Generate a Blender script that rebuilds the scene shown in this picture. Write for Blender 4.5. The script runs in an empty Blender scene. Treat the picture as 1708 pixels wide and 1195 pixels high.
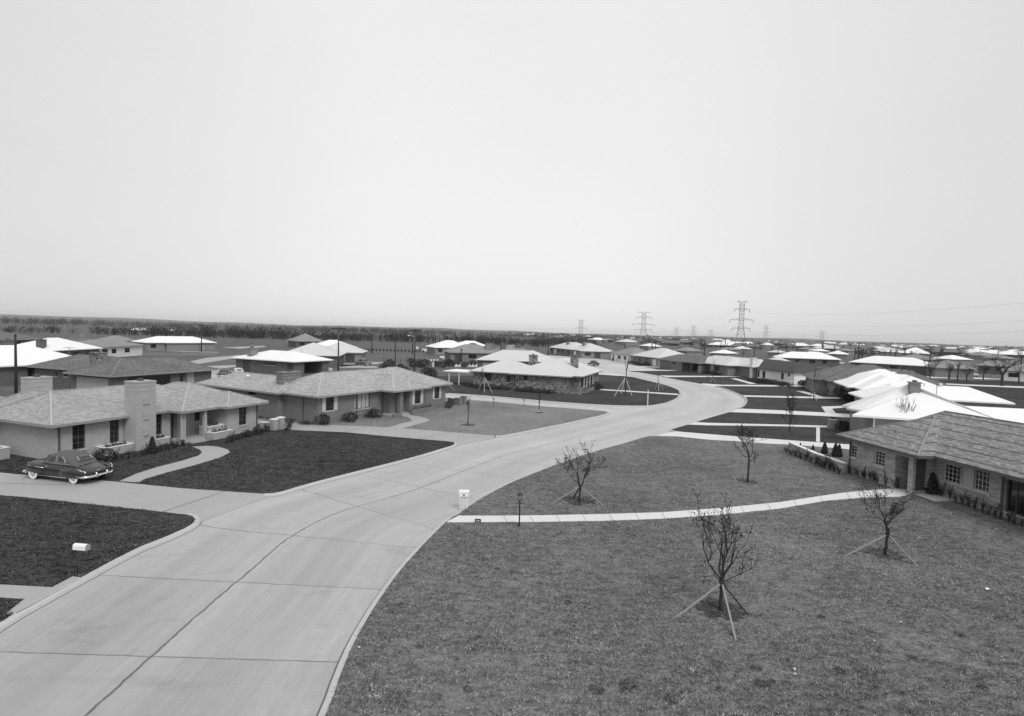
import bpy, bmesh, math, random
import numpy as np
from mathutils import Vector, Matrix, Euler
from mathutils.geometry import tessellate_polygon
rnd = random.Random(7)
SC = bpy.context.scene
COL = SC.collection
# ------------------------------------------------------------------ camera (first, because places are surveyed from it)
PW, PH, F, CAMH = 1708.0, 1195.0, 940.0, 9.6
_sl = 0.029; _hy = 552.3
ROLL = math.atan(_sl)
PITCH = math.atan((PH/2-_hy)*math.cos(ROLL)/F)
FW = Vector((0, math.cos(PITCH), -math.sin(PITCH)))
_r0 = Vector((1, 0, 0)); _u0 = _r0.cross(FW)
RT = math.cos(ROLL)*_r0+math.sin(ROLL)*_u0
UP = -math.sin(ROLL)*_r0+math.cos(ROLL)*_u0
cam = bpy.data.cameras.new('camera'); cam.sensor_fit = 'HORIZONTAL'; cam.sensor_width = 36
cam.lens = 36*F/PW; cam.clip_end = 30000; cam.clip_start = 0.1
camo = bpy.data.objects.new('camera', cam); COL.objects.link(camo)
m = Matrix((RT, UP, -FW)).transposed().to_4x4(); m.translation = (0, 0, CAMH)
camo.matrix_world = m
SC.camera = camo
def ray(x, y): return (x-PW/2)/F*RT-(y-PH/2)/F*UP+FW
def G(x, y, z=0.0):
    """survey: the point of the level z that lies on the sight line of a photo pixel"""
    d = ray(x, y); t = (z-CAMH)/d.z
    return Vector((d.x*t, d.y*t, z))
def G2(p, z=0.0):
    if len(p) == 3: return Vector((p[1], p[2], z))
    return G(p[0], p[1], z)
def zat(x, y, wx, wy):
    """height above ground of pixel (x,y) on the vertical through world (wx,wy)"""
    d = ray(x, y); t = (wx*d.x+wy*d.y)/(d.x*d.x+d.y*d.y)
    return CAMH+d.z*t
# ------------------------------------------------------------------ nodes / materials
class NT:
    def __init__(s, tree): s.t = tree; s.n = tree.nodes; s.l = tree.links
    def new(s, ty, ins=None, **kw):
        n = s.n.new(ty)
        for k, v in kw.items(): setattr(n, k, v)
        if ins:
            for k, v in ins.items():
                if hasattr(v, 'is_output') or isinstance(v, bpy.types.NodeSocket): s.l.new(v, n.inputs[k])
                else: n.inputs[k].default_value = v
        return n
    def math(s, op, a, b=0.0, c=None, clamp=False):
        i = {0: a, 1: b}
        if c is not None: i[2] = c
        return s.new('ShaderNodeMath', i, operation=op, use_clamp=clamp).outputs[0]
    def noise(s, vec, scale, detail=4.0, rough=0.55):
        return s.new('ShaderNodeTexNoise', {'Vector': vec, 'Scale': scale, 'Detail': detail, 'Roughness': rough}).outputs['Fac']
    def scale(s, vec, sx, sy, sz):
        return s.new('ShaderNodeMapping', {'Vector': vec, 'Scale': (sx, sy, sz)}).outputs[0]
    def ramp(s, fac, stops):
        r = s.new('ShaderNodeValToRGB', {'Fac': fac}); e = r.color_ramp.elements
        while len(e) < len(stops): e.new(0.5)
        for k, (p, c) in enumerate(stops):
            e[k].position = p; e[k].color = (c, c, c, 1)
        return r.outputs['Color']
    def maprange(s, v, a, b, c, d):
        return s.new('ShaderNodeMapRange', {'Value': v, 'From Min': a, 'From Max': b, 'To Min': c, 'To Max': d}).outputs[0]
def mat(name):
    m = bpy.data.materials.new(name); m.use_nodes = True
    t = NT(m.node_tree); t.n.clear()
    o = t.new('ShaderNodeOutputMaterial'); b = t.new('ShaderNodeBsdfPrincipled')
    t.l.new(b.outputs[0], o.inputs[0]); b.inputs['Specular IOR Level'].default_value = 0.25
    return m, t, b
def setcol(t, b, val):
    """val: a value socket -> grey base colour"""
    c = t.new('ShaderNodeCombineColor', {0: val, 1: val, 2: val}).outputs[0]
    t.l.new(c, b.inputs['Base Color'])
def bump(t, b, h, strength, dist):
    bn = t.new('ShaderNodeBump', {'Height': h, 'Strength': strength, 'Distance': dist})
    t.l.new(bn.outputs[0], b.inputs['Normal'])
def grey(name, val, rough=0.8, amp=0.12, sc=3.0, bmp=0.0, spec=0.25, metal=0.0, fine=0.08, fsc=40.0):
    m, t, b = mat(name)
    v = t.new('ShaderNodeTexCoord').outputs['Object']
    n1 = t.noise(v, sc, 5.0); n2 = t.noise(v, fsc, 2.0)
    f = t.math('ADD', t.math('MULTIPLY_ADD', n1, 2*amp, 1-amp), t.math('MULTIPLY_ADD', n2, 2*fine, -fine))
    setcol(t, b, t.math('MULTIPLY', f, val))
    b.inputs['Roughness'].default_value = rough; b.inputs['Specular IOR Level'].default_value = spec
    b.inputs['Metallic'].default_value = metal
    if bmp: bump(t, b, n2, bmp, 0.02)
    return m
def plain(name, val, rough=0.5, spec=0.5, metal=0.0, coat=0.0):
    m, t, b = mat(name); b.inputs['Base Color'].default_value = (val, val, val, 1)
    b.inputs['Roughness'].default_value = rough; b.inputs['Specular IOR Level'].default_value = spec; b.inputs['Metallic'].default_value = metal
    b.inputs['Coat Weight'].default_value = coat
    return m
def lawn_mat(name, lo, hi, patch=0.35):
    m, t, b = mat(name)
    p = t.new('ShaderNodeNewGeometry').outputs['Position']
    big = t.noise(p, 0.12, 3.0); mid = t.noise(t.scale(p, .8, 1.3, 1), 0.9, 4.0); fin = t.noise(p, 7.0, 5.0, .7); vf = t.noise(p, 30.0, 2.0)
    f = t.math('ADD', t.math('MULTIPLY', big, patch), t.math('MULTIPLY', mid, 0.30))
    cl = t.noise(t.scale(p, .8, 1.5, 1), 2.6, 5.0, .7)
    f = t.math('ADD', f, t.math('MULTIPLY_ADD', cl, .7, -.35)); f = t.math('ADD', f, t.math('MULTIPLY_ADD', fin, 0.9, -.25)); f = t.math('ADD', f, t.math('MULTIPLY', vf, 0.15))
    f = t.maprange(f, 0.42, 0.78, lo, hi); setcol(t, b, f)
    b.inputs['Roughness'].default_value = 0.95; b.inputs['Specular IOR Level'].default_value = 0.05
    bump(t, b, t.math('ADD', fin, t.math('MULTIPLY', mid, .6)), 0.9, 0.06)
    return m
def conc(name, val, sc=1.0, amp=.1):
    m, t, b = mat(name)
    p = t.new('ShaderNodeNewGeometry').outputs['Position']
    a = t.noise(p, .35*sc, 4.0); c = t.noise(p, 3.0*sc, 6.0, .65); d = t.noise(p, 45.0, 2.0)
    f = t.math('ADD', t.math('MULTIPLY_ADD', a, 2*amp, 1-amp), t.math('MULTIPLY_ADD', c, 2*amp, -amp))
    f = t.math('ADD', f, t.math('MULTIPLY_ADD', d, .16, -.08))
    setcol(t, b, t.math('MULTIPLY', f, val)); b.inputs['Roughness'].default_value = 0.85
    bump(t, b, d, .15, .01)
    return m
def line(t, x, w0, w1):
    """1 where |x| < w0 fading to 0 at w1"""
    return t.new('ShaderNodeMapRange', {'Value': t.math('ABSOLUTE', x), 'From Min': w0, 'From Max': w1, 'To Min': 1.0, 'To Max': 0.0}).outputs[0]
def road_mat(val):
    m, t, b = mat('road_concrete')
    uv = t.new('ShaderNodeUVMap', uv_map='UVMap').outputs[0]
    p = t.new('ShaderNodeNewGeometry').outputs['Position']
    s = t.new('ShaderNodeSeparateXYZ', {0: uv}); u, v = s.outputs[0], s.outputs[1]
    st = t.noise(t.scale(uv, 1.3, .05, 1), 1.0, 5.0, .6); st2 = t.noise(t.scale(uv, 6.0, .25, 1), 1.0, 3.0, .6)
    a = t.noise(p, .16, 3.0); c = t.noise(p, 2.2, 6.0, .7); d = t.noise(p, 40.0, 2.0)
    f = t.math('ADD', .42, t.math('MULTIPLY', st, .58)); f = t.math('ADD', f, t.math('MULTIPLY', st2, .30))
    f = t.math('ADD', f, t.math('MULTIPLY', a, .20)); f = t.math('ADD', f, t.math('MULTIPLY', c, .22))
    f = t.math('ADD', f, t.math('MULTIPLY_ADD', d, .14, -.08))
    # oil-darkened wheel lanes
    for off in (-2.6, 2.2):
        w = line(t, t.math('ADD', u, -off), .35, 1.7)
        f = t.math('SUBTRACT', f, t.math('MULTIPLY', t.math('MULTIPLY', w, st), .22))
    # stains
    sp = t.maprange(t.noise(t.scale(p, .5, 1.4, 1), .55, 3.0), .60, .74, 0, 1)
    f = t.math('SUBTRACT', f, t.math('MULTIPLY', sp, .16))
    drip = t.maprange(t.noise(t.scale(uv, 1.6, .55, 1), 1.1, 4.0, .7), .62, .72, 0, 1)
    f = t.math('SUBTRACT', f, t.math('MULTIPLY', drip, .12))
    # tarred joints: one along the middle, one across each 4.85 m
    wob = t.math('MULTIPLY_ADD', t.noise(uv, 1.6, 3.0), .16, -.08)
    wid = t.math('MULTIPLY', t.noise(t.scale(uv, 1, 1, 1), 2.6, 4.0, .7), 1.9)
    uu = t.math('DIVIDE', t.math('ADD', u, wob), t.math('MAXIMUM', wid, .35))
    jc = line(t, uu, .022, .062)
    vv = t.math('ADD', t.math('ADD', v, -12.18+2.425), t.math('MULTIPLY', wob, .6))
    vv = t.math('ADD', t.math('FLOORED_MODULO', vv, 4.85), -2.425)
    vv = t.math('DIVIDE', vv, t.math('MAXIMUM', wid, .35))
    jx = line(t, vv, .012, .040)
    # every slab was poured on its own day: small steps of tone from slab to slab
    sl = t.new('ShaderNodeCombineXYZ', {0: t.math('SIGN', u), 1: t.math('FLOOR', t.math('DIVIDE', t.math('ADD', v, -12.18), 4.85)), 2: 0.5}).outputs[0]
    f = t.math('ADD', f, t.math('MULTIPLY_ADD', t.new('ShaderNodeTexWhiteNoise', {'Vector': sl}, noise_dimensions='3D').outputs['Value'], .09, -.045))
    near = t.new('ShaderNodeMapRange', {'Value': v, 'From Min': 50.0, 'From Max': 85.0, 'To Min': 1.0, 'To Max': .25}).outputs[0]
    j = t.math('MULTIPLY', t.math('MAXIMUM', jc, t.math('MULTIPLY', jx, .8)), near)
    f = t.math('MULTIPLY', f, t.math('MULTIPLY_ADD', j, -.72, 1.0))
    # scuffed, worn patches towards the gutters
    ed = t.new('ShaderNodeMapRange', {'Value': t.math('ABSOLUTE', u), 'From Min': 3.4, 'From Max': 4.9, 'To Min': 0.0, 'To Max': 1.0}).outputs[0]
    sc_ = t.maprange(t.noise(t.scale(uv, 2.2, .7, 1), 2.2, 6.0, .75), .5, .68, 0, 1)
    f = t.math('ADD', f, t.math('MULTIPLY', t.math('MULTIPLY', ed, sc_), .13))
    f = t.math('MULTIPLY', f, t.new('ShaderNodeMapRange', {'Value': v, 'From Min': 22.0, 'From Max': 75.0, 'To Min': .94, 'To Max': 1.16}).outputs[0])   # lens falloff painted into the concrete colour: darker near, lighter further along
    setcol(t, b, t.math('MULTIPLY', f, val)); b.inputs['Roughness'].default_value = .5; b.inputs['Specular IOR Level'].default_value = .55
    bump(t, b, d, .12, .01)
    return m
def shingle(name, val, row=.15, amp=.3, course=0.0, cdark=.35, wl=.28, patch=.15, mort=.55):
    m, t, b = mat(name)
    uv = t.new('ShaderNodeUVMap', uv_map='UVMap').outputs[0]
    p = t.new('ShaderNodeNewGeometry').outputs['Position']
    br = t.new('ShaderNodeTexBrick', {'Vector': uv, 'Color1': (1-amp, 1-amp, 1-amp, 1), 'Color2': (1+amp*.6,)*3+(1,), 'Mortar': (mort,)*3+(1,),
        'Scale': 1.0, 'Mortar Size': .012, 'Bias': 0.0, 'Brick Width': wl, 'Row Height': row}, offset=.37)
    f = t.new('ShaderNodeSeparateColor', {0: br.outputs['Color']}).outputs[0]
    f = t.math('MULTIPLY', f, t.math('MULTIPLY_ADD', t.noise(t.scale(uv, .5, 2.5, 1), 1.3, 5.0, .65), 2*patch, 1-patch))
    f = t.math('MULTIPLY', f, t.math('MULTIPLY_ADD', t.noise(p, .35, 3.0), 2*patch, 1-patch))
    h = br.outputs['Fac']
    if course:
        v = t.new('ShaderNodeSeparateXYZ', {0: uv}).outputs[1]
        v = t.math('ADD', v, t.math('MULTIPLY_ADD', t.noise(t.scale(uv, 2, .5, 1), 1.0, 2.0), .05, -.025))
        q = t.math('ADD', t.math('FLOORED_MODULO', v, course), -course*.5)
        f = t.math('MULTIPLY', f, t.math('MULTIPLY_ADD', line(t, q, .03, .065), -cdark*2, 1.0, clamp=True))
    setcol(t, b, t.math('MULTIPLY', f, val)); b.inputs['Roughness'].default_value = .9; b.inputs['Specular IOR Level'].default_value = .12
    bump(t, b, t.math('MULTIPLY', h, -1.0), .5, .02)
    return m
def brickm(name, val, amp=.2, mortar=1.25, w=.25, h=.085, msize=.012, patch=.1):
    m, t, b = mat(name)
    uv = t.new('ShaderNodeUVMap', uv_map='UVMap').outputs[0]
    br = t.new('ShaderNodeTexBrick', {'Vector': uv, 'Color1': (1-amp,)*3+(1,), 'Color2': (1+amp,)*3+(1,), 'Mortar': (mortar,)*3+(1,),
        'Scale': 1.0, 'Mortar Size': msize, 'Bias': 0.0, 'Brick Width': w, 'Row Height': h})
    f = t.new('ShaderNodeSeparateColor', {0: br.outputs['Color']}).outputs[0]
    f = t.math('MULTIPLY', f, t.math('MULTIPLY_ADD', t.noise(uv, 1.2, 5.0, .65), 2*patch, 1-patch))
    f = t.math('MULTIPLY', f, t.math('MULTIPLY_ADD', t.noise(t.scale(uv, .6, 5, 1), 2.0, 3.0), .3, .85))
    setcol(t, b, t.math('MULTIPLY', f, val)); b.inputs['Roughness'].default_value = .9; b.inputs['Specular IOR Level'].default_value = .12
    bump(t, b, t.math('MULTIPLY', br.outputs['Fac'], -1.0), .4, .015)
    return m
def stone_mat(name, lo, hi):
    m, t, b = mat(name)
    uv = t.new('ShaderNodeUVMap', uv_map='UVMap').outputs[0]
    vo = t.new('ShaderNodeTexVoronoi', {'Vector': t.scale(uv, 3.6, 5.2, 1), 'Scale': 1.0})
    c = t.new('ShaderNodeSeparateColor', {0: vo.outputs['Color']}).outputs[0]
    f = t.maprange(c, 0, 1, lo, hi)
    f = t.math('MULTIPLY', f, t.math('MULTIPLY_ADD', t.noise(uv, 3.0, 4.0), .5, .75))
    setcol(t, b, f); b.inputs['Roughness'].default_value = .9
    bump(t, b, vo.outputs['Distance'], -.5, .03)
    return m
def leafm(name, val, amp=.5, tr=.0):
    m, t, b = mat(name)
    r = t.new('ShaderNodeNewGeometry').outputs['Random Per Island']
    setcol(t, b, t.math('MULTIPLY', t.math('MULTIPLY_ADD', r, 2*amp, 1-amp), val)); b.inputs['Roughness'].default_value = .75
    b.inputs['Specular IOR Level'].default_value = .15
    return m
def facade(name, val):
    """far walls: board and opening rhythm as worn paint"""
    return grey(name, val, .9, .25, .8)
M = {}
M['ground'] = lawn_mat('ground_earth', .045, .15, .5)
M['field'] = lawn_mat('ploughed_field', .085, .15, .3)
M['lawn_dark'] = lawn_mat('lawn_new', .010, .095, .3)
M['lawn_mid'] = lawn_mat('lawn_worn', .11, .26, .4)
M['lawn_right'] = lawn_mat('lawn_dormant', .045, .215, .45)
M['lawn_far'] = lawn_mat('lawn_far', .018, .085, .4)
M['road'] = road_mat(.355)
M['conc'] = conc('drive_concrete', .35)
M['walk'] = conc('walk_concrete', .62)
M['curb'] = conc('curb_concrete', .45)
M['trim'] = grey('painted_trim', .28, .6, .08)
M['trim_dark'] = grey('dark_trim', .10, .7, .1)
M['white'] = grey('white_paint', .78, .6, .05)
M['frame'] = grey('window_paint', .5, .6, .05)
M['glass'] = plain('dark_glass', .012, .08, .6)
M['curtain'] = grey('curtain', .42, .95, .1)
M['door'] = grey('door_paint', .07, .5, .1)
M['doorlight'] = grey('pale_door', .35, .5, .1)
M['soil'] = lawn_mat('soil', .03, .10, .3)
M['wood'] = grey('raw_stake_wood', .26, .85, .2, 6.0)
M['stakel'] = grey('pale_stake_wood', .36, .85, .15, 6.0)
M['woodd'] = grey('dark_stake_wood', .05, .85, .2, 6.0)
M['bark'] = grey('bark', .04, .9, .3, 9.0)
M['barkp'] = grey('pale_bark', .14, .9, .2, 9.0)
M['barkf'] = grey('far_bark', .045, .9, .2, 3.0)
M['leaf'] = leafm('oak_leaf', .035)
M['shrub'] = leafm('shrub_leaf', .050, .85)
M['shrubl'] = leafm('pale_shrub_leaf', .07, .6)
M['pole'] = grey('creosote_pole', .035, .9, .2)
M['polel'] = grey('weathered_pole', .08, .9, .2)
M['steel'] = grey('tower_steel', .16, .6, .1)
M['iron'] = plain('black_iron', .012, .45, .5)
M['wire'] = plain('wire', .05, .6, .3)
M['roofA'] = shingle('pale_shingle', .365, .14, .22)
M['roofB'] = shingle('light_shingle', .40, .14, .24, patch=.2)
M['roofR1'] = shingle('wood_shingle', .275, .13, .38, course=.84, cdark=.3, patch=.22)
M['roofD'] = shingle('grey_shingle', .17, .15, .35, patch=.25)
M['roofdk'] = shingle('dark_shingle', .085, .16, .15)
M['roofC'] = shingle('pale_gravel_roof', .58, .3, .05, patch=.09, mort=.93)
M['roofW'] = shingle('white_roof', .80, .3, .02, patch=.06, mort=.95)
M['roofG'] = shingle('mid_roof', .28, .2, .2)
M['brA'] = brickm('painted_brick', .39, .06, .92)
M['brB'] = brickm('tan_brick', .17, .18, 1.3)
M['brR1'] = brickm('thin_brick', .30, .32, 1.35, .45, .10)
M['brD'] = brickm('rough_brick', .12, .25, 1.3)
M['brW'] = brickm('white_brick', .76, .06, .92)
M['stone'] = stone_mat('rubble_stone', .07, .30)
M['brG'] = brickm('grey_brick', .22, .15, 1.2)
M['chim'] = brickm('chimney_brick', .20, .25, 1.3)
# ------------------------------------------------------------------ mesh building
class MB:
    """collects faces; build() links them as ONE mesh object"""
    def __init__(s): s.v = []; s.f = []; s.uv = []; s.mi = []; s.sm = []
    def face(s, pts, mi=0, uv=None, sm=False):
        k = len(s.v); s.v.extend([tuple(p) for p in pts]); s.f.append(tuple(range(k, k+len(pts))))
        s.uv.append(uv if uv else [(0, 0)]*len(pts)); s.mi.append(mi); s.sm.append(sm)
    def box(s, a, b, mi=0, fn=None, bot=True):
        x0, y0, z0 = a; x1, y1, z1 = b; fn = fn or (lambda *p: p)
        P = [fn(x, y, z) for z in (z0, z1) for y in (y0, y1) for x in (x0, x1)]
        dx, dy, dz = x1-x0, y1-y0, z1-z0
        for idx, (du, dv, u0, v0) in (((0, 1, 5, 4), (dx, dz, x0, z0)), ((1, 3, 7, 5), (dy, dz, y0, z0)), ((3, 2, 6, 7), (dx, dz, x0, z0)),
                ((2, 0, 4, 6), (dy, dz, y0, z0)), ((4, 5, 7, 6), (dx, dy, x0, y0)), ((2, 3, 1, 0), (dx, dy, x0, y0))):
            s.face([P[i] for i in idx], mi, [(u0, v0), (u0+du, v0), (u0+du, v0+dv), (u0, v0+dv)])
    def bar(s, p, q, w, h=None, mi=0):
        """rectangular bar from p to q"""
        p, q = Vector(p), Vector(q); h = h or w; d = (q-p)
        if d.length < 1e-6: return
        d.normalize(); a = d.cross(Vector((0, 0, 1)))
        if a.length < 1e-3: a = Vector((1, 0, 0))
        a.normalize(); b = a.cross(d); a *= w/2; b *= h/2
        c0 = [p-a-b, p+a-b, p+a+b, p-a+b]; c1 = [q-a-b, q+a-b, q+a+b, q-a+b]
        for i in range(4):
            j = (i+1) % 4; s.face([c0[i], c0[j], c1[j], c1[i]], mi)
        s.face(c0[::-1], mi); s.face(c1, mi)
    def tube(s, pts, rad, n=6, mi=0, cap=True, sm=True):
        pts = [Vector(p) for p in pts]
        if not hasattr(rad, '__len__'): rad = [rad]*len(pts)
        base = len(s.v); ax = None
        for i, p in enumerate(pts):
            d = (pts[min(i+1, len(pts)-1)]-pts[max(i-1, 0)])
            d = d.normalized() if d.length > 1e-9 else Vector((0, 0, 1))
            if ax is None:
                ax = d.cross(Vector((0, 0, 1)))
                if ax.length < .05: ax = d.cross(Vector((1, 0, 0)))
            ax = (ax-d*ax.dot(d)); ax = ax.normalized() if ax.length > 1e-6 else d.orthogonal().normalized()
            b = d.cross(ax)
            for k in range(n):
                t = 2*math.pi*k/n; s.v.append(tuple(p+(ax*math.cos(t)+b*math.sin(t))*rad[i]))
        for i in range(len(pts)-1):
            for k in range(n):
                a, b2 = base+i*n+k, base+i*n+(k+1) % n
                s.f.append((a, b2, b2+n, a+n)); s.uv.append([(0, 0)]*4); s.mi.append(mi); s.sm.append(sm)
        if cap and n > 2:
            s.f.append(tuple(base+k for k in range(n-1, -1, -1))); s.uv.append([(0, 0)]*n); s.mi.append(mi); s.sm.append(False)
            e = base+(len(pts)-1)*n
            s.f.append(tuple(e+k for k in range(n))); s.uv.append([(0, 0)]*n); s.mi.append(mi); s.sm.append(False)
    def lathe(s, prof, n=12, c=(0, 0, 0), mi=0, axis='z', sm=True):
        base = len(s.v)
        for r, h in prof:
            for k in range(n):
                t = 2*math.pi*k/n; a, b = r*math.cos(t), r*math.sin(t)
                s.v.append((c[0]+a, c[1]+b, c[2]+h) if axis == 'z' else (c[0]+a, c[1]+h, c[2]+b))
        for i in range(len(prof)-1):
            for k in range(n):
                a, b = base+i*n+k, base+i*n+(k+1) % n
                q = (a, b, b+n, a+n) if axis == 'z' else (b, a, a+n, b+n)
                s.f.append(q); s.uv.append([(0, 0)]*4); s.mi.append(mi); s.sm.append(sm)
    def loft(s, rings, mi=0, closed=True, sm=True, caps=True):
        base = len(s.v); n = len(rings[0])
        for r in rings: s.v.extend([tuple(p) for p in r])
        for i in range(len(rings)-1):
            for k in range(n if closed else n-1):
                a, b = base+i*n+k, base+i*n+(k+1) % n
                s.f.append((a, b, b+n, a+n)); s.uv.append([(0, 0)]*4); s.mi.append(mi); s.sm.append(sm)
        if caps:
            s.f.append(tuple(base+k for k in range(n-1, -1, -1))); s.uv.append([(0, 0)]*n); s.mi.append(mi); s.sm.append(False)
            e = base+(len(rings)-1)*n
            s.f.append(tuple(e+k for k in range(n))); s.uv.append([(0, 0)]*n); s.mi.append(mi); s.sm.append(False)
    def mesh(s, name, mats):
        me = bpy.data.meshes.new(name); me.from_pydata(s.v, [], s.f)
        if not isinstance(mats, (list, tuple)): mats = [mats]
        for x in mats: me.materials.append(x)
        me.polygons.foreach_set('material_index', s.mi); me.polygons.foreach_set('use_smooth', s.sm)
        ul = me.uv_layers.new(name='UVMap'); ul.data.foreach_set('uv', [c for q in s.uv for p in q for c in p])
        me.update(); return me
    def build(s, name, mats, parent=None, loc=None, rot=None):
        return link(name, s.mesh(name, mats), parent, loc, rot)
def link(name, me, parent=None, loc=None, rot=None):
    o = bpy.data.objects.new(name, me); COL.objects.link(o)
    if parent is not None: o.parent = parent
    if loc is not None: o.location = loc
    if rot is not None: o.rotation_euler = rot if hasattr(rot, '__len__') else (0, 0, rot)
    return o
def tag(o, label=None, cat=None, group=None, kind=None):
    if label: o['label'] = label
    if cat: o['category'] = cat
    if group: o['group'] = group
    if kind: o['kind'] = kind
    return o
def thing(name, label, cat, loc=(0, 0, 0), rot=0, group=None):
    o = bpy.data.objects.new(name, None); COL.objects.link(o); o.location = loc; o.rotation_euler = (0, 0, rot); o.empty_display_size = .3
    return tag(o, label, cat, group)
def copy_tree(o, parent=None):
    c = o.copy(); COL.objects.link(c)
    if parent is not None: c.parent = parent
    for ch in list(o.children): copy_tree(ch, c)
    return c
def dup(o, loc, rot=0, sc=1, label=None, group=None):
    c = copy_tree(o); c.location = loc; c.rotation_euler = (0, 0, rot); c.scale = (sc, sc, sc) if not hasattr(sc, '__len__') else sc
    if label: c['label'] = label
    if group: c['group'] = group
    return c
def catmull(pts, step=.5, closed=False):
    pts = [Vector(p) for p in pts]; out = []; n = len(pts)
    for i in range(n-1):
        p0, p1, p2, p3 = pts[max(i-1, 0)], pts[i], pts[i+1], pts[min(i+2, n-1)]
        k = max(1, int((p2-p1).length/step))
        for j in range(k):
            t = j/k; out.append(.5*((2*p1)+(p2-p0)*t+(2*p0-5*p1+4*p2-p3)*t*t+(3*p1-p0-3*p2+p3)*t**3))
    out.append(pts[-1]); return out
# ------------------------------------------------------------------ houses
class House:
    def __init__(s, label, O, ang, ze, slope, roofm, wallm, ov=.65, th=.18, name='house', cat='house', group=None, zb=-.13, trim='trim', caps=False, world=None):
        o = Vector(world) if world else G(O[0], O[1], ze)
        s.o = Vector((o.x, o.y)); s.a = math.radians(ang); s.ze, s.s, s.ov, s.th, s.zb = ze, slope, ov, th, zb
        s.root = thing(name, label, cat, (o.x, o.y, 0), s.a, group)
        s.roofm, s.wallm, s.trim, s.caps = M[roofm], M[wallm], M[trim], caps
        s.rb = MB(); s.wb = MB(); s.blocks = []; s.cb = MB(); s.holes = {}; s.todo = []; s.ridge = {}
    def loc(s, w):
        d = Vector((w[0], w[1]))-s.o; c, n = math.cos(s.a), math.sin(s.a)
        return Vector((d.x*c+d.y*n, -d.x*n+d.y*c))
    def wpt(s, x, y, z=0):
        c, n = math.cos(s.a), math.sin(s.a); return Vector((s.o.x+x*c-y*n, s.o.y+x*n+y*c, z))
    def block(s, x0, y0, x1, y1, ridge=None, wall=True, win=None, ze=None):
        i = len(s.blocks); e = .0045*i; x0 -= e; y0 -= e; x1 += e; y1 += e; z = (s.ze if ze is None else ze)-e; zt = z+s.th
        m = min(x1-x0, y1-y0)/2; zr = zt+s.s*m
        if ridge: r = [(ridge[0], ridge[1]), (ridge[2], ridge[3])]; zr = ridge[4] if len(ridge) > 4 else zr
        elif x1-x0 >= y1-y0: r = [(x0+m, y0+m), (x1-m, y0+m)]
        else: r = [(x0+m, y0+m), (x0+m, y1-m)]
        alongx = abs(r[1][0]-r[0][0]) > abs(r[1][1]-r[0][1]) or (x1-x0 >= y1-y0 and r[0] == r[1])
        c = [(x0, y0), (x1, y0), (x1, y1), (x0, y1)]; T = [(p[0], p[1], zt) for p in c]; B = [(p[0], p[1], z) for p in c]
        A, Z = (r[0][0], r[0][1], zr), (r[1][0], r[1][1], zr)
        eps = 1e-4
        if (Vector(A)-Vector(Z)).length < eps: Z = (A[0]+(.01 if alongx else 0), A[1]+(0 if alongx else .01), zr)
        if alongx: fs = [(T[0], T[1], Z, A), (T[1], T[2], Z), (T[2], T[3], A, Z), (T[3], T[0], A)]
        else: fs = [(T[0], T[1], A), (T[1], T[2], Z, A), (T[2], T[3], Z), (T[3], T[0], A, Z)]
        for q in fs:
            p0, d = Vector(q[0]), (Vector(q[1])-Vector(q[0])).normalized(); n = d.cross(Vector((0, 0, 1)))
            uv = []
            for p in q:
                w = Vector(p)-p0; u = w.dot(d); v = (w-d*u).length; uv.append((u+q[0][0]*.7, v))
            s.rb.face(q, 0, uv)
        for k in range(4):
            j = (k+1) % 4; s.rb.face([B[k], B[j], T[j], T[k]], 1)
        s.rb.face(B[::-1], 1)
        if s.caps:
            al = [(T[0], A), (T[1], Z if alongx else A), (T[2], Z), (T[3], A if alongx else Z), (A, Z)]
            for p, q in al:
                p, q = Vector(p)+Vector((0, 0, .015)), Vector(q)+Vector((0, 0, .015))
                if (q-p).length > .3: s.cb.bar(p, q, .13, .045)
        o = s.ov; w = (x0+o, y0+o, x1-o, y1-o)
        if isinstance(wall, tuple): w = wall; wall = True
        s.blocks.append((w, z, wall))
        return i
    def fan(s, eave, apex, wall):
        """roof over a saw-toothed eave line: each eave edge runs up to its own peak"""
        zt = s.ze+s.th; n = len(eave)
        for i in range(n):
            a, b = eave[i], eave[(i+1) % n]; p, q = apex[i], apex[(i+1) % n]
            A, B = (a[0], a[1], zt), (b[0], b[1], zt); L = math.hypot(b[0]-a[0], b[1]-a[1])
            s.rb.face([A, B, p], 0, [(0, 0), (L, 0), (L/2, 4)])
            if p != q: s.rb.face([B, q, p], 0, [(0, 0), (1, 4), (0, 4)])
            s.rb.face([(a[0], a[1], s.ze), (b[0], b[1], s.ze), B, A], 1)
        for t_ in tessellate_polygon([[Vector((e[0], e[1], s.ze)) for e in eave]]): s.rb.face([(eave[k][0], eave[k][1], s.ze) for k in t_], 1)
        s.blocks.append((wall, s.ze, True))
    def faceframe(s, b, f):
        x0, y0, x1, y1 = s.blocks[b][0]
        return {'f': ((x0, y0), (1, 0), (0, -1), x1-x0), 'r': ((x1, y0), (0, 1), (1, 0), y1-y0),
                'b': ((x1, y1), (-1, 0), (0, 1), x1-x0), 'l': ((x0, y1), (0, -1), (-1, 0), y1-y0)}[f]
    def uz(s, b, f, px, py, dd=0.0):
        """where the sight line of a photo pixel meets a wall face"""
        p0, d, n, L = s.faceframe(b, f)
        a = s.wpt(p0[0]+n[0]*dd, p0[1]+n[1]*dd); q = s.wpt(p0[0]+d[0]+n[0]*dd, p0[1]+d[1]+n[1]*dd); dw = (q-a); nw = Vector((dw.y, -dw.x, 0))
        r = ray(px, py); t = nw.dot(a-Vector((0, 0, 0)))/nw.dot(Vector((r.x, r.y, 0)))
        P = Vector((r.x*t, r.y*t, CAMH+r.z*t)); return (P-a).dot(dw), P.z
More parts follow.
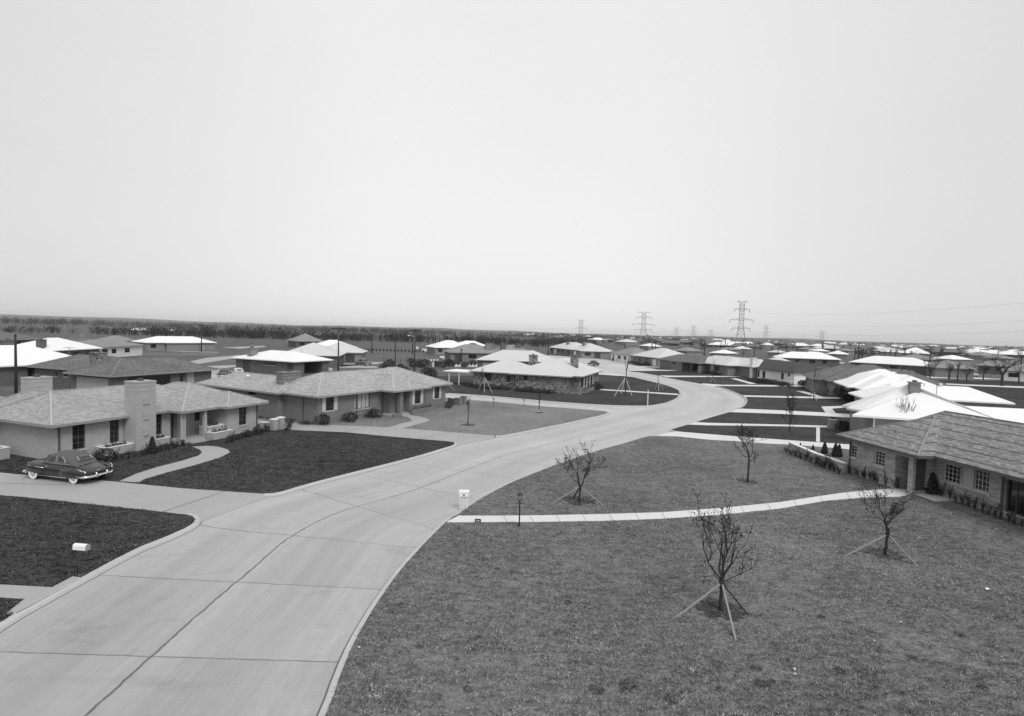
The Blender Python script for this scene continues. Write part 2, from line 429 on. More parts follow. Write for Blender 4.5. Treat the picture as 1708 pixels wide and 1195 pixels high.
    def opening(s, b, f, r, kind='win', px=True, **kw):
        """r: left, top, right, bottom - in photo pixels, or (px=False) u0, z1, u1, z0 in metres"""
        if px:
            u0, z1 = s.uz(b, f, r[0], r[1]); u1, z0 = s.uz(b, f, r[2], r[3])
            _, zb2 = s.uz(b, f, r[0], r[3]-(r[3]-r[1])*.0)
        else: u0, z1, u1, z0 = r
        if u0 > u1: u0, u1 = u1, u0
        L = s.faceframe(b, f)[3]; z1 = min(z1, s.blocks[b][1]-.06); z0 = max(z0, s.zb+.12)
        u0 = max(u0, .08); u1 = min(u1, L-.08)
        if u1-u0 < .2 or z1-z0 < .2: return
        s.holes.setdefault((b, f), []).append((u0, u1, z0, z1, kw.get('depth', .12), kind == 'recess'))
        s.todo.append((b, f, u0, u1, z0, z1, kind, kw))
    def mapper(s, b, f):
        p0, d, n, L = s.faceframe(b, f)
        return lambda u, dd, z: (p0[0]+d[0]*u+n[0]*dd, p0[1]+d[1]*u+n[1]*dd, z)
    def walls(s):
        for b, (w, z, on) in enumerate(s.blocks):
            if not on: continue
            for f in 'frbl':
                L = s.faceframe(b, f)[3]; fn = s.mapper(b, f); H = s.holes.get((b, f), [])
                us = sorted({0, L, *[h[0] for h in H], *[h[1] for h in H]}); zs = sorted({s.zb, z+.02, *[h[2] for h in H], *[h[3] for h in H]})
                for i in range(len(us)-1):
                    for j in range(len(zs)-1):
                        uc, zc = (us[i]+us[i+1])/2, (zs[j]+zs[j+1])/2
                        if us[i+1]-us[i] < 1e-4 or zs[j+1]-zs[j] < 1e-4: continue
                        if any(h[0] < uc < h[1] and h[2] < zc < h[3] for h in H): continue
                        q = [(us[i], zs[j]), (us[i+1], zs[j]), (us[i+1], zs[j+1]), (us[i], zs[j+1])]
                        s.wb.face([fn(u, 0, v) for u, v in q], 0, [(u+b*3.1, v) for u, v in q])
                for u0, u1, z0, z1, dp, back in H:
                    q = [(u0, z0), (u1, z0), (u1, z1), (u0, z1)]
                    for k in range(4):
                        a, c = q[k], q[(k+1) % 4]
                        s.wb.face([fn(a[0], 0, a[1]), fn(a[0], -dp, a[1]), fn(c[0], -dp, c[1]), fn(c[0], 0, c[1])], 0,
                                  [(a[0], a[1]), (a[0]+dp, a[1]), (c[0]+dp, c[1]), (c[0], c[1])])
                    if back: s.wb.face([fn(u, -dp, v) for u, v in q], 0, q)
    def window(s, fn, u0, u1, z0, z1, d=-.10, nx=2, nz=2, sill=True, shut=False, curtain=False, fm='trim_dark'):
        w = MB(); t = .06
        for a, b in (((u0, d-.02, z0), (u0+t, d+.05, z1)), ((u1-t, d-.02, z0), (u1, d+.05, z1)), ((u0+t, d-.02, z0), (u1-t, d+.05, z0+t)), ((u0+t, d-.02, z1-t), (u1-t, d+.05, z1))):
            w.box(a, b, 0, fn)
        for k in range(1, nx): u = u0+(u1-u0)*k/nx; w.box((u-.014, d-.01, z0+t), (u+.014, d+.03, z1-t), 0, fn)
        for k in range(1, nz): v = z0+(z1-z0)*k/nz; w.box((u0+t, d-.008, v-.014), (u1-t, d+.028, v+.014), 0, fn)
        o = w.build('window', M[fm], s.root)
        p = MB(); p.box((u0+t-.003, d-.03, z0+t-.003), (u1-t+.003, d-.012, z1-t+.003), 0, fn)
        if not curtain: p.build('pane', M['glass'], o)
        else:
            p.build('pane', M['glassclear'], o)
            c = MB(); n = max(4, int((u1-u0)/.16)); gap = curtain if isinstance(curtain, float) else .0
            for k in range(n):
                a = u0+.05+(u1-u0-.1)*k/n; e = u0+.05+(u1-u0-.1)*(k+.75)/n
                c.box((a, d-.16-.03*(k % 2), z0+.04), (e, d-.14, z1-.04), 0, fn)
            c.build('curtain', M['curtain'], o)
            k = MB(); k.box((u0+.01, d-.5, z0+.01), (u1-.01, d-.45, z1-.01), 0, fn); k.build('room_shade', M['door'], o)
        if sill:
            q = MB(); q.box((u0-.08, d+.06, z0-.09), (u1+.08, .07, z0-.004), 0, fn); q.build('sill', M['frame'], o)
        if shut:
            sw = min(.5, (u1-u0)*.42)
            for a in (u0-sw-.03, u1+.03):
                q = MB(); q.box((a, .004, z0-.02), (a+sw, .045, z1), 0, fn)
                for k in range(9):
                    v = z0+.08+(z1-z0-.16)*k/9; q.box((a+.05, .046, v), (a+sw-.05, .06, v+.05), 0, fn)
                q.build('shutter', M['frame'], s.root)
        return o
    def doorway(s, fn, u0, u1, z0, z1, d=-.10, m='door', glass=False):
        q = MB(); q.box((u0+.003, d-.05, z0+.003), (u1-.003, d, z1-.003), 0, fn)
        nu = 2 if u1-u0 < 1.5 else 4
        for i in range(nu):
            for j in range(3):
                a = u0+(u1-u0)*(i+.15)/nu; e = u0+(u1-u0)*(i+.85)/nu; b = z0+(z1-z0)*(j+.12)/3; c = z0+(z1-z0)*(j+.88)/3
                q.box((a, d+.002, b), (e, d+.02, c), 0, fn)
        o = q.build('door', M[m], s.root)
        h = MB(); h.box((u1-.16, d+.02, z0+.95), (u1-.10, d+.09, z0+1.05), 0, fn); h.build('handle', M['steel'], o)
    def finish(s, soft=True):
        s.walls(); s.wb.build('wall', s.wallm, s.root)
        r = s.rb.build('roof', [s.roofm, s.trim], s.root); s.roof = r
        if s.cb.f: s.cb.build('ridge_cap', M.get('cap_'+s.roofm.name, s.roofm), r)
        for b, f, u0, u1, z0, z1, kind, kw in s.todo:
            fn = s.mapper(b, f); kw = dict(kw); kw.pop('depth', None)
            if kind == 'win': s.window(fn, u0, u1, z0, z1, **kw)
            elif kind == 'door': s.doorway(fn, u0, u1, z0, z1, **kw)
            elif kind == 'garage': s.doorway(fn, u0, u1, z0, z1, m=kw.get('m', 'white'))
        return s
    def chimney(s, x0, y0, x1, y1, z0, z1, m='chim', courses=2, cap=.08, flue=1):
        q = MB(); q.box((x0, y0, z0), (x1, y1, z1-.12)); h = z1-.12
        e = .018 if m == 'brA' else .05; cap = .03 if m == 'brA' else cap
        for k in range(courses): q.box((x0-e, y0-e, h-.28-.34*k), (x1+e, y1+e, h-.18-.34*k))
        q.box((x0-cap, y0-cap, h+.001), (x1+cap, y1+cap, z1))
        c = q.build('chimney', M[m], s.roof)
        for k in range(flue):
            cx = x0+(x1-x0)*(k+.5)/flue; f = MB(); f.box((cx-.16, (y0+y1)/2-.16, z1), (cx+.16, (y0+y1)/2+.16, z1+.16)); f.build('flue', M['door'], c)
        return c
    def vent(s, x, y, z0, h=.5, r=.07):
        q = MB(); q.lathe([(r, 0), (r, h*.65), (r*2.1, h*.66), (r*2.0, h*.8), (r*.4, h), (0.001, h)], 8, (x, y, z0)); q.build('roof_vent', M['white'], s.roof)
    def roofz(s, x, y):
        best = -9
        for (w, z, on) in s.blocks:
            x0, y0, x1, y1 = w[0]-s.ov, w[1]-s.ov, w[2]+s.ov, w[3]+s.ov
            if x0 <= x <= x1 and y0 <= y <= y1: best = max(best, z+s.th+s.s*min(x-x0, x1-x, y-y0, y1-y))
        return best
def clear_glass():
    m, t, b = mat('clear_glass'); b.inputs['Base Color'].default_value = (.8, .8, .8, 1); b.inputs['Roughness'].default_value = .03
    b.inputs['Alpha'].default_value = .25; b.inputs['Specular IOR Level'].default_value = .6; return m
M['glassclear'] = clear_glass()
M['cap_pale_shingle'] = grey('pale_ridge_tile', .385, .9, .1)
M['cap_light_shingle'] = grey('light_ridge_tile', .42, .9, .1)
M['cap_wood_shingle'] = grey('wood_ridge_board', .25, .9, .25, 4)
M['cap_grey_shingle'] = grey('grey_ridge_tile', .2, .9, .15)
def downpipe(h, b, f, u, m='trim_dark'):
    fn = h.mapper(b, f); q = MB(); q.box((u-.05, .003, h.zb), (u+.05, .09, h.blocks[b][1]), 0, fn); q.build('downpipe', M[m], h.root)
# ------------------------------------------------------------------ ground, road, lawns, walks
def flatpoly(name, pts, z, m, kind='structure', thick=0.0, jitter=0):
    """a sheet (or a slab of the given thickness) over an outline"""
    pts = [Vector((p[0], p[1], p[2] if len(p) > 2 and z is None else z)) for p in pts]
    ar = sum(pts[i].x*pts[(i+1) % len(pts)].y-pts[(i+1) % len(pts)].x*pts[i].y for i in range(len(pts)))
    if ar < 0: pts = pts[::-1]
    tri = tessellate_polygon([pts]); b = MB(); n = len(pts)
    v = [tuple(p) for p in pts]; f = []
    for t in tri:
        a, c, d = (Vector(v[i]) for i in t)
        f.append(tuple(t) if (c-a).cross(d-a).z > 0 else tuple(t[::-1]))
    if thick:
        k = len(v); v += [(p[0], p[1], p[2]-thick) for p in v[:n]]
        for i in range(n): j = (i+1) % n; f.append((k+i, k+j, j, i))
    me = bpy.data.meshes.new(name); me.from_pydata(v, [], f); me.materials.append(m); me.update()
    o = link(name, me); o['kind'] = kind; return o
def px(pts, z=0.0): return [G2(p, z) for p in pts]
g = MB(); R0 = 7400
rs = [0, 60, 200, 600, 2000, 5000, R0]
for k in range(len(rs)-1):
    for i in range(24):
        a, c = 2*math.pi*i/24, 2*math.pi*(i+1)/24
        q = [(rs[k]*math.cos(a), rs[k]*math.sin(a), -.135), (rs[k+1]*math.cos(a), rs[k+1]*math.sin(a), -.135), (rs[k+1]*math.cos(c), rs[k+1]*math.sin(c), -.135), (rs[k]*math.cos(c), rs[k]*math.sin(c), -.135)]
        g.face(q if k else [q[0], q[1], q[2]])
tag(g.build('ground', M['ground']), kind='structure')
# road: one sheet with survey coordinates along and across its middle line
main = [(-10.1, -6), (-10.15, 4), (-10.19, 17.18), (-10.05, 21.94), (-9.9, 25.4), (-8.7, 29.2), (-5.42, 33.9), (-.36, 43.6), (3.0, 47.75), (9.7, 56.2), (15.7, 64.4)]
main = [Vector((p[0], p[1], 0)) for p in main]+[G(*p, -.12) for p in ((1128, 689), (1168, 677), (1186, 665), (1178, 655), (1152, 645.5), (1110, 635), (1064, 624.5), (1024, 615), (1000, 609.5), (984, 604.5), (960, 599.5), (920, 596), (860, 593))]
for p in main: p.z = 0
main = catmull(main, .8)
side = [G(*p, -.12) for p in ((1130, 686), (1060, 690), (1000, 683), (975, 680), (897, 673), (820, 666), (747, 662))]
d_ = (side[-1]-side[-3]).normalized(); side += [side[-1]+d_*k for k in (30, 60, 110)]
for p in side: p.z = 0
side = catmull(side, .8)
def param(line_):
    a = np.array([(p.x, p.y) for p in line_]); s_ = np.concatenate([[0], np.cumsum(np.hypot(*np.diff(a, axis=0).T))]); t = np.gradient(a, axis=0); t /= np.hypot(t[:, 0], t[:, 1])[:, None]
    return a, s_, t
def project(P_, pr):
    a, s_, t = pr; d = ((P_[:, None, :]-a[None])**2).sum(2); i = d.argmin(1)
    w = P_-a[i]; al = (w*t[i]).sum(1); ac = w[:, 0]*t[i][:, 1]-w[:, 1]*t[i][:, 0]
    return ac, s_[i]+al, np.sqrt(d.min(1))
pm, ps = param(main), param(side)
cell = .8
allp = np.vstack([pm[0], ps[0]]); x0, y0 = allp.min(0)-12; x1, y1 = allp.max(0)+12
nx_, ny_ = int((x1-x0)/cell)+1, int((y1-y0)/cell)+1
gx, gy = np.meshgrid(np.arange(nx_)*cell+x0, np.arange(ny_)*cell+y0, indexing='ij')
P_ = np.stack([gx.ravel(), gy.ravel()], 1)
um, vm, dm = (np.concatenate(q) for q in zip(*[project(c, pm) for c in np.array_split(P_, 60)]))
us_, vs_, ds_ = (np.concatenate(q) for q in zip(*[project(c, ps) for c in np.array_split(P_, 60)]))
keep = ((dm < np.where(vm > 75, 13.0, 7.5)) | (ds_ < 7)).reshape(nx_, ny_)
use_s = (ds_ < dm-.0) & (dm > 5.5); u_ = np.where(use_s, us_, um); v_ = np.where(use_s, vs_+300, vm)
idx = -np.ones(nx_*ny_, int); fs = []; kk = keep[:-1, :-1] & keep[1:, :-1] & keep[1:, 1:] & keep[:-1, 1:]
ii, jj = np.nonzero(kk); q = np.stack([ii*ny_+jj, (ii+1)*ny_+jj, (ii+1)*ny_+jj+1, ii*ny_+jj+1], 1)
un = np.unique(q); idx[un] = np.arange(len(un)); q = idx[q]
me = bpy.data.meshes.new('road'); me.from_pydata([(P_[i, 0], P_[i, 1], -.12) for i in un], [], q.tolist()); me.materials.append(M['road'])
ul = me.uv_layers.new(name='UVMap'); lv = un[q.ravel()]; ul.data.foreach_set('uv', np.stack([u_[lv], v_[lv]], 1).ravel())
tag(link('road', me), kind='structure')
# street edges of the lawns, traced (photo pixels at lawn level, or ('w', x, y))
E1 = [('w', -15.45, 2.0), ('w', -15.5, 9.0), ('w', -15.65, 15.5), (26, 1024), (140, 962), (190, 935), (237, 911.6), (277, 896), (310, 881.5), (322, 874), (327, 867), (322, 861), (310, 858)]
E2 = [(440, 824), (456, 823.3), (470, 820.5), (520, 806), (600, 785.5), (660, 770.5), (700, 760), (740, 748), (755, 743.5), (759, 740.5), (757, 738)]
E3 = [(826, 727.5), (836, 727), (850, 724.8), (895, 716), (940, 707), (985, 697), (1004, 692.7), (1012, 690.2), (1014, 688), (1008, 686.5), (1000, 685.6)]
E4 = [(747, 656), (820, 661), (897.6, 668), (975, 673.8), (1021, 676.3), (1045.7, 676.9), (1070, 677), (1083.7, 676.6), (1106.6, 673), (1122, 667.6), (1130, 663), (1133.2, 659), (1133.6, 655.5), (1129.4, 650), (1109.6, 642.5), (1085, 636.4), (1054, 629)]
E5 = [('w', -4.35, 2.0), ('w', -4.4, 9.0), (540, 1195), (562, 1137), (585, 1080), (612, 1031), (640, 988), (680, 936), (742, 872), (765, 857), (800, 833), (850, 806.5), (900, 786), (945, 769), (1000, 751), (1041, 739.8), (1070, 731), (1083, 728), (1096, 727.3)]
E6 = [(1128, 719.5), (1120, 718), (1121, 716.3), (1147.7, 708.5), (1160, 704.5), (1190, 695.3), (1217.7, 687.6)]
E7 = [(1233, 681.6), (1239, 679), (1243.6, 675), (1246, 669), (1242.5, 662.3), (1228.4, 655.5), (1213, 649.4), (1194, 644)]
E8 = [(1170, 639.6), (1112.6, 629.6)]
E9 = [(1099, 626.2), (1070, 621), (1054.8, 619.6)]
def smooth(e): return catmull([G2(p) for p in e], .6)
S1, S2, S3, S4, S5, S6, S7, S8, S9 = map(smooth, (E1, E2, E3, E4, E5, E6, E7, E8, E9))
LAWN = {}
def lawn(name, pts, m, z=0.0): LAWN[len(LAWN)] = (pts, m); return flatpoly(name, pts, z, M[m], thick=.13)
lawn('lawn', S1+px([(240, 850), (165, 842.5), (40, 829), (0, 826)])+[Vector((-45, 36, 0)), Vector((-45, 2, 0))], 'lawn_dark')
lawn('lawn', S2+px([(740, 735.5), (640, 727), (578, 721), (487, 717), (474, 713)])+[Vector((-34, 58, 0)), Vector((-40, 64, 0)), Vector((-62, 58, 0)), Vector((-55, 40, 0))]+px([(0, 789), (70, 796), (190, 804), (300, 815), (400, 822)]), 'lawn_dark')
lawn('lawn', S3+px([(975, 683.2), (897.6, 677.5), (820, 670), (787, 667.5), (747, 664)])+[Vector((-17.5, 86, 0)), Vector((-30, 90, 0)), Vector((-45, 76, 0)), Vector((-36, 62, 0))]+px([(470, 706.5), (539, 709), (648, 713.5), (720, 719)]), 'lawn_mid')
lawn('lawn', S4+px([(1018, 625.5), (1000, 624.7)])+[Vector((14, 128, 0)), Vector((-20, 112, 0))], 'lawn_far')
lawn('lawn', S5+px([(1129, 728), (1183, 733.5), (1230, 736), (1280, 740), (1317, 741.5), (1408, 748.5)])+[Vector((36, 44, 0)), Vector((75, 34, 0)), Vector((75, 2, 0))], 'lawn_right')
lawn('lawn', S6+px([(1260, 689), (1307, 690.8), (1400, 695.5)])+[Vector((70, 62, 0)), Vector((70, 50, 0))]+px([(1409, 741.5), (1317, 735), (1230, 728.6), (1167.5, 723.5)]), 'lawn_far')
lawn('lawn', px([(1300, 685), (1240, 682)])+S7+px([(1334, 645), (1345, 645)])+[Vector((90, 118, 0)), Vector((90, 72, 0))]+px([(1420, 691.5)]), 'lawn_far')
lawn('lawn', S8[::-1]+px([(1205, 642.5), (1334, 643)])+[Vector((90, 132, 0)), Vector((80, 165, 0))]+px([(1205, 629)]), 'lawn_far')
lawn('lawn', S9+px([(1050, 618.8), (1132, 618.6), (1205, 626)]), 'lawn_far')
M['gutter'] = grey('gutter_dirt', .12, .9, .4, 2.0)
def strip(name, line_, w, z0, z1, m, side_=1):
    """kerb: flat top, sloping face towards the street"""
    b = MB(); n = len(line_); L = []
    for i, p in enumerate(line_):
        d = (line_[min(i+1, n-1)]-line_[max(i-1, 0)]); d.z = 0; d.normalize(); nn = Vector((d.y, -d.x, 0))*side_; L.append((p, nn))
    for i in range(n-1):
        (p, a), (q_, c) = L[i], L[i+1]
        prof = [(-.03, z1), (w*.62, z1+.002), (w*.8, z1-.03), (w, z0)]
        for k in range(3):
            f = [p+a*prof[k][0]+Vector((0, 0, prof[k][1])), p+a*prof[k+1][0]+Vector((0, 0, prof[k+1][1])), q_+c*prof[k+1][0]+Vector((0, 0, prof[k+1][1])), q_+c*prof[k][0]+Vector((0, 0, prof[k][1]))]
            b.face(f if side_ > 0 else f[::-1], 0, None, True)
        g0, g1, g2, g3 = p+a*(w+.002), p+a*(w+.04), q_+c*(w+.04), q_+c*(w+.002)
        f = [x+Vector((0, 0, -.1155)) for x in (g0, g1, g2, g3)]; b.face(f if side_ > 0 else f[::-1], 1)
    tag(b.build(name, [m, M['gutter']]), kind='structure')
for s_, w, sd in ((S1, .25, 1), (S2, .22, 1), (S3, .2, 1), (S4, .2, 1), (S5, .2, -1), (S6, .2, -1), (S7, .24, -1)): strip('kerb', s_, w, -.118, .012, M['curb'], sd)
def ramp_drive(name, pts, low, m='conc'):
    """drive: lies on the lawns, its street end (the pixels in low) dips to the gutter"""
    out = []
    for p in pts:
        q_ = G2(p); q_.z = -.112 if p in low else .006; out.append(q_)
    return flatpoly(name, out, None, M[m])
def sheet(name, pts, m='walk', z=.006): return flatpoly(name, px(pts), z, M[m])
# drive to the painted brick house, drive to the shuttered house
a_, b_ = (332, 868), (448, 826)
ramp_drive('driveway', [(318, 859.5), (290, 856.5), (240, 850.5), (165, 843), (40, 829.5), (0, 826.5), ('w', -45, 36), ('w', -55, 40), (0, 788.5), (70, 795.5), (190, 803.5), (300, 814.5), (400, 821.5), (440, 824), b_, a_], [a_, b_])
c_, e_ = (764, 741), (824, 729.5)
ramp_drive('driveway', [(757, 738), (740, 736), (640, 727.5), (578, 721.5), (487, 717.5), (474, 713.5), ('w', -34, 58), ('w', -36.5, 62.5), (470, 706), (539, 708.5), (648, 713), (720, 718.5), (826, 727.2), e_, c_], [c_, e_])
f_, h_ = (1110, 721), (1080, 730)
ramp_drive('driveway', [(1096, 727.6), (1129, 728.3), (1183, 733.8), (1230, 736.3), (1280, 740.3), (1317, 741.8), (1408, 748.8), ('w', 36, 44), ('w', 70, 50), (1409, 741.2), (1317, 734.7), (1230, 728.3), (1167.5, 723.2), (1128, 719.8), f_, h_], [f_, h_], 'walk')
i_, j_ = (1213, 688.5), (1229, 682.5)
ramp_drive('driveway', [(1233, 681.8), (1300, 684.7), (1374, 688.3), (1420, 691.2), ('w', 70, 62), (1400, 695.7), (1307, 691), (1260, 689.2), (1218, 687.8), i_, j_], [i_, j_], 'walk')
k_, l_ = (1170, 640.5), (1190, 644.5)
ramp_drive('driveway', [(1172, 639.8), (1205, 642.2), (1334, 642.7), ('w', 90, 131), ('w', 90, 119), (1345, 645.3), (1334, 645.3), (1194, 644.2), l_, k_], [k_, l_], 'walk')
sheet('driveway', [(1100, 626.4), (1112.6, 629.4), (1205, 629), (1260, 629), (1260, 627.6), (1205, 627.4), (1128, 627)], 'walk')
sheet('driveway', [(1050, 617.2), (1132, 617.6), (1160, 618), (1160, 619.2), (1132, 618.8), (1052, 618.9)], 'walk')
sheet('driveway', [(1000, 623.2), (1030, 625), (1054, 628.4), (1020, 626.4), (960, 622)], 'walk')
sheet('driveway', [(1013, 609.2), (1110, 611.8), (1112, 613), (1014, 610.4)], 'walk', -.11)
# walks
def walk(pts, m='walk', z=.009): return sheet('footpath', pts, m, z)
WALKS = [
 [(229, 790), (262, 779.5), (303, 769), (331, 760.5), (337, 755), (333, 750), (320.5, 745.6), (345, 744), (364, 745.6), (380, 750), (384, 755), (366, 764), (331, 774.6), (275, 789.5), (240, 800), (232, 805.5), (199, 803)],
 [(648, 713.3), (670, 706.6), (688, 702.5), (682, 697), (668, 693.7), (683, 692), (694, 694), (711, 698), (717, 702), (702, 706.6), (670, 715.2)],
 [(748, 869), (765, 860.5), (830, 860.5), (900, 860), (1000, 858), (1100, 855), (1200, 848), (1300, 838), (1400, 823), (1440, 819), (1495, 815), (1545, 819), (1500, 829), (1440, 830.5), (1380, 835.5), (1300, 849), (1200, 859.5), (1100, 866), (1000, 869.5), (900, 871), (745, 872)],
 [(1160, 704.3), (1180, 705.6), (1260, 707.5), (1383, 710.5), (1386, 713.8), (1307, 711.4), (1260, 710.8), (1180, 709.8), (1148, 708.6)],
 [(1361.6, 713.2), (1367.6, 713.4), (1367.6, 737.6), (1361.2, 737.2)],
 [(1370, 678.6), (1405, 677.5), (1410, 680), (1387.5, 682), (1394, 689), (1377, 688.4)],
 [(1239, 659.6), (1320, 661.4), (1405, 663), (1405, 665.6), (1320, 664), (1243, 662.2)],
 [(1327, 652.4), (1340, 652.4), (1372, 662), (1362, 662)],
 [(1219, 631.6), (1228, 631.6), (1262, 640.6), (1250, 640.6)],
 [(1000, 649), (1040, 651.5), (1130, 657.2), (1133.5, 659.6), (1090, 656.5), (1000, 650.8)],
 [('w', -34, 25.2), (0, 975.5), (87, 980), (121, 962), (140, 964), (100, 985), (26, 1024.5), (10.5, 1023.6), (40, 1000), (0, 997), ('w', -34, 22.4)],
]
for i, w_ in enumerate(WALKS): walk(w_, 'walk' if i not in (0, 1, 10) else 'conc', .009 if i != 2 else .0075)
# open joints in the drives and walks
M['joint'] = grey('open_joint', .07, .9, .3, 3.0)
def joint(a, b, w=.035, z=.013):
    p, q_ = G2(a, z), G2(b, z); n = (q_-p).cross(Vector((0, 0, 1))).normalized()*w/2
    flatpoly('expansion_joint', [p-n, q_-n, q_+n, p+n], z, M['joint'])
joint((27, 1023), (138, 964.3), .05); joint((272, 853.5), (376, 819.5), .045); joint((0, 806), (120, 809), .03)
joint((575, 720.5), (612, 712), .05); joint((700, 731), (752, 721.5), .05)
for k in range(14):
    x = 840+k*44.0; t_ = (x-840)/600
    up = 860.5 if x < 900 else 860-(x-900)*.02 if x < 1000 else 858-(x-1000)*.03 if x < 1100 else 855-(x-1100)*.07 if x < 1200 else 848-(x-1200)*.1 if x < 1300 else 838-(x-1300)*.15
    joint((x, up+.3), (x+6, up+(10.6 if x < 1100 else 11.2)), .02, .0125)
# the far field and the worn ground beyond the gardens
def band(name, pts, m, z=-.131): return flatpoly(name, px(pts, z), z, M[m])
band('field', [(40, 566), (230, 571.5), (420, 579), (560, 586), (700, 590), (735, 584), (735, 572.5), (560, 569), (400, 566.5), (230, 562.5), (60, 557), (-300, 551), (-300, 556)], 'field')
for pts in ([(430, 612), (520, 604), (640, 604), (640, 607), (560, 612)], [(300, 607), (345, 597), (385, 594), (400, 592), (396, 597), (322, 609)], [(335, 611), (395, 609), (395, 612), (370, 615)], [(340, 614), (372, 616), (360, 626), (330, 624)],
            [(535, 610), (600, 608), (632, 612), (628, 614), (560, 614)], [(240, 584), (290, 585.5), (365, 587.5), (365, 588.5), (290, 586.6), (240, 585.2)], [(370, 580), (440, 577), (445, 579), (400, 582)]):
    band('pavement', pts, 'conc', -.125)
for pts in ([(960, 599), (1020, 603.5), (1110, 610), (1110, 611), (1020, 605), (955, 601)], [(1420, 626), (1500, 627.5), (1600, 629), (1708, 633), (1708, 635), (1600, 631.5), (1500, 630), (1420, 628)], [(1520, 636.5), (1600, 641), (1708, 645), (1708, 647.5), (1600, 643), (1520, 638)]):
    band('pavement', pts, 'walk', -.125)
band('lawn', [(1560, 634), (1708, 636), (1900, 640), (1900, 700), (1708, 690), (1640, 672), (1560, 645)], 'lawn_dark', -.128)
def bed(cx, cy, r, seed, z=.004):
    q_ = random.Random(seed); o = G(cx, cy)
    flatpoly('soil', [(o.x+w_*math.cos(a), o.y+w_*math.sin(a)) for a, w_ in [(k*2*math.pi/36, r*(.75+.5*q_.random())) for k in range(36)]], z, M['soil'])
for k, (x, y, r) in enumerate(((1202, 1016, .75), (1476, 924, .8), (965, 835, .9), (1247, 803, .6), (1317, 719, .8), (780, 709, .7), (899, 688.5, .5), (398, 789, .3), (1086, 643, .8), (1045, 652, .9))): bed(x, y, r, k)
# ------------------------------------------------------------------ the near houses
def planter(label, h, x0, y0, x1, y1, z1, m, group=None, soil=True):
    """low masonry trough filled with earth"""
    c = h.wpt((x0+x1)/2, (y0+y1)/2); r = thing('planter_box', label, 'planter', c, h.a, group); w, d = (x1-x0)/2, (y1-y0)/2; t = .14
    q = MB(); q.box((-w, -d, 0), (w, -d+t, z1)); q.box((-w, d-t, 0), (w, d, z1)); q.box((-w, -d+t, 0), (-w+t, d-t, z1)); q.box((w-t, -d+t, 0), (w, d-t, z1))
    q.build('wall', M[m], r)
    q = MB(); q.box((-w-.03, -d-.03, z1+.001), (w+.03, -d+t+.02, z1+.05)); q.box((-w-.03, d-t-.02, z1+.001), (w+.03, d+.03, z1+.05)); q.box((-w-.03, -d+t+.021, z1+.001), (-w+t+.02, d-t-.021, z1+.05)); q.box((w-t-.02, -d+t+.021, z1+.001), (w+.03, d-t-.021, z1+.05))
    q.build('coping', M['white'] if m == 'brA' else M[m], r)
    if soil: q = MB(); q.box((-w+t, -d+t, .01), (w-t, d-t, z1-.1)); q.build('soil', M['soil'], r)
    return c
# A: painted brick, nearest on the left
A = House('pale painted brick house with two broad chimneys beside the parked dark car', (86, 715), 69.5, 2.4, .417, 'roofA', 'brA', caps=True)
A.block(0, 0, 14, 8.4, (2.4, 4.2, 10, 4.2, 4.33))
A.block(0, .01, 8.4, 10.4, (2.4, 4.2, 2.4, 6.4, 4.33), wall=(.66, 4, 7.74, 9.75))
A.block(8.3, -1.4, 16.4, 8.3, wall=False)
A.block(11.85, -2.2, 16.4, 8.25)
A.block(-6.5, 6.6, 4.5, 13.2)
A.opening(0, 'f', (120.5, 705, 142.4, 748), nx=2, nz=4); A.opening(0, 'f', (183, 700, 199, 736.8), nx=2, nz=4)
A.opening(0, 'f', (259.5, 690, 270, 724), nx=2, nz=4); A.opening(0, 'f', (284.5, 688, 296, 736), 'door', depth=.5, d=-.45)
A.opening(0, 'f', (324.5, 686, 334, 701.5), nx=2, nz=2); A.opening(0, 'f', (341, 684, 360, 706), nx=3, nz=2)
A.opening(3, 'f', (398.7, 676, 411, 708), nx=2, nz=4)
A.finish()
downpipe(A, 0, 'f', .15); downpipe(A, 3, 'f', 3.15)
c = A.chimney(5.1, -.75, 6.65, .45, 0, 5.1, 'brA', 2)
for z in (3.35, 2.2, 1.0):
    q = MB(); q.box((5.62, -.80, z), (6.1, -.751, z+.62)); q.box((5.68, -.83, z+.06), (6.04, -.801, z+.56)); q.build('ornament_block', M['brA'], c)
A.chimney(2.2, 6.3, 3.75, 7.2, 3.2, 5.2, 'brA', 2)
q = MB(); q.box((8.0, -1.2, -.12), (11.85, .64, .18)); q.build('porch_floor', M['conc'], A.root)
q = MB(); q.box((9.0, -1.55, -.12), (10.4, -1.2, .10)); q.box((8.9, -1.9, -.12), (10.5, -1.55, .03)); q.build('porch_step', M['conc'], A.root)
q = MB()
for k in range(4): q.box((8.55+.12*k, -1.0, .18), (8.59+.12*k, -.94, 2.42))
for k in range(10): q.box((8.5, -1.0+.001, .4+.2*k), (9.0, -.93, .43+.2*k))
q.build('porch_trellis', M['frame'], A.root)
q = MB(); q.box((10.55, -1.15, .18), (10.8, -.9, 2.42)); q.build('porch_post', M['brA'], A.root)
planter('white brick planter by the wall behind the dark car', A, 3.1, -.55, 5.05, .6, .55, 'brA')
planter('white brick planter under the window between chimney and porch', A, 6.75, -.4, 8.1, .6, .5, 'brA')
planter('raised white brick planter on the porch beside its post', A, 10.85, -1.25, 12.4, -.2, .95, 'brA')
planter('low white brick planter at the foot of the porch planter', A, 10.6, -2.1, 12.45, -1.3, .55, 'brA')
planter('pale planter at the left end of the painted brick house', A, -1.2, 4.2, -.1, 6.0, .75, 'brA')
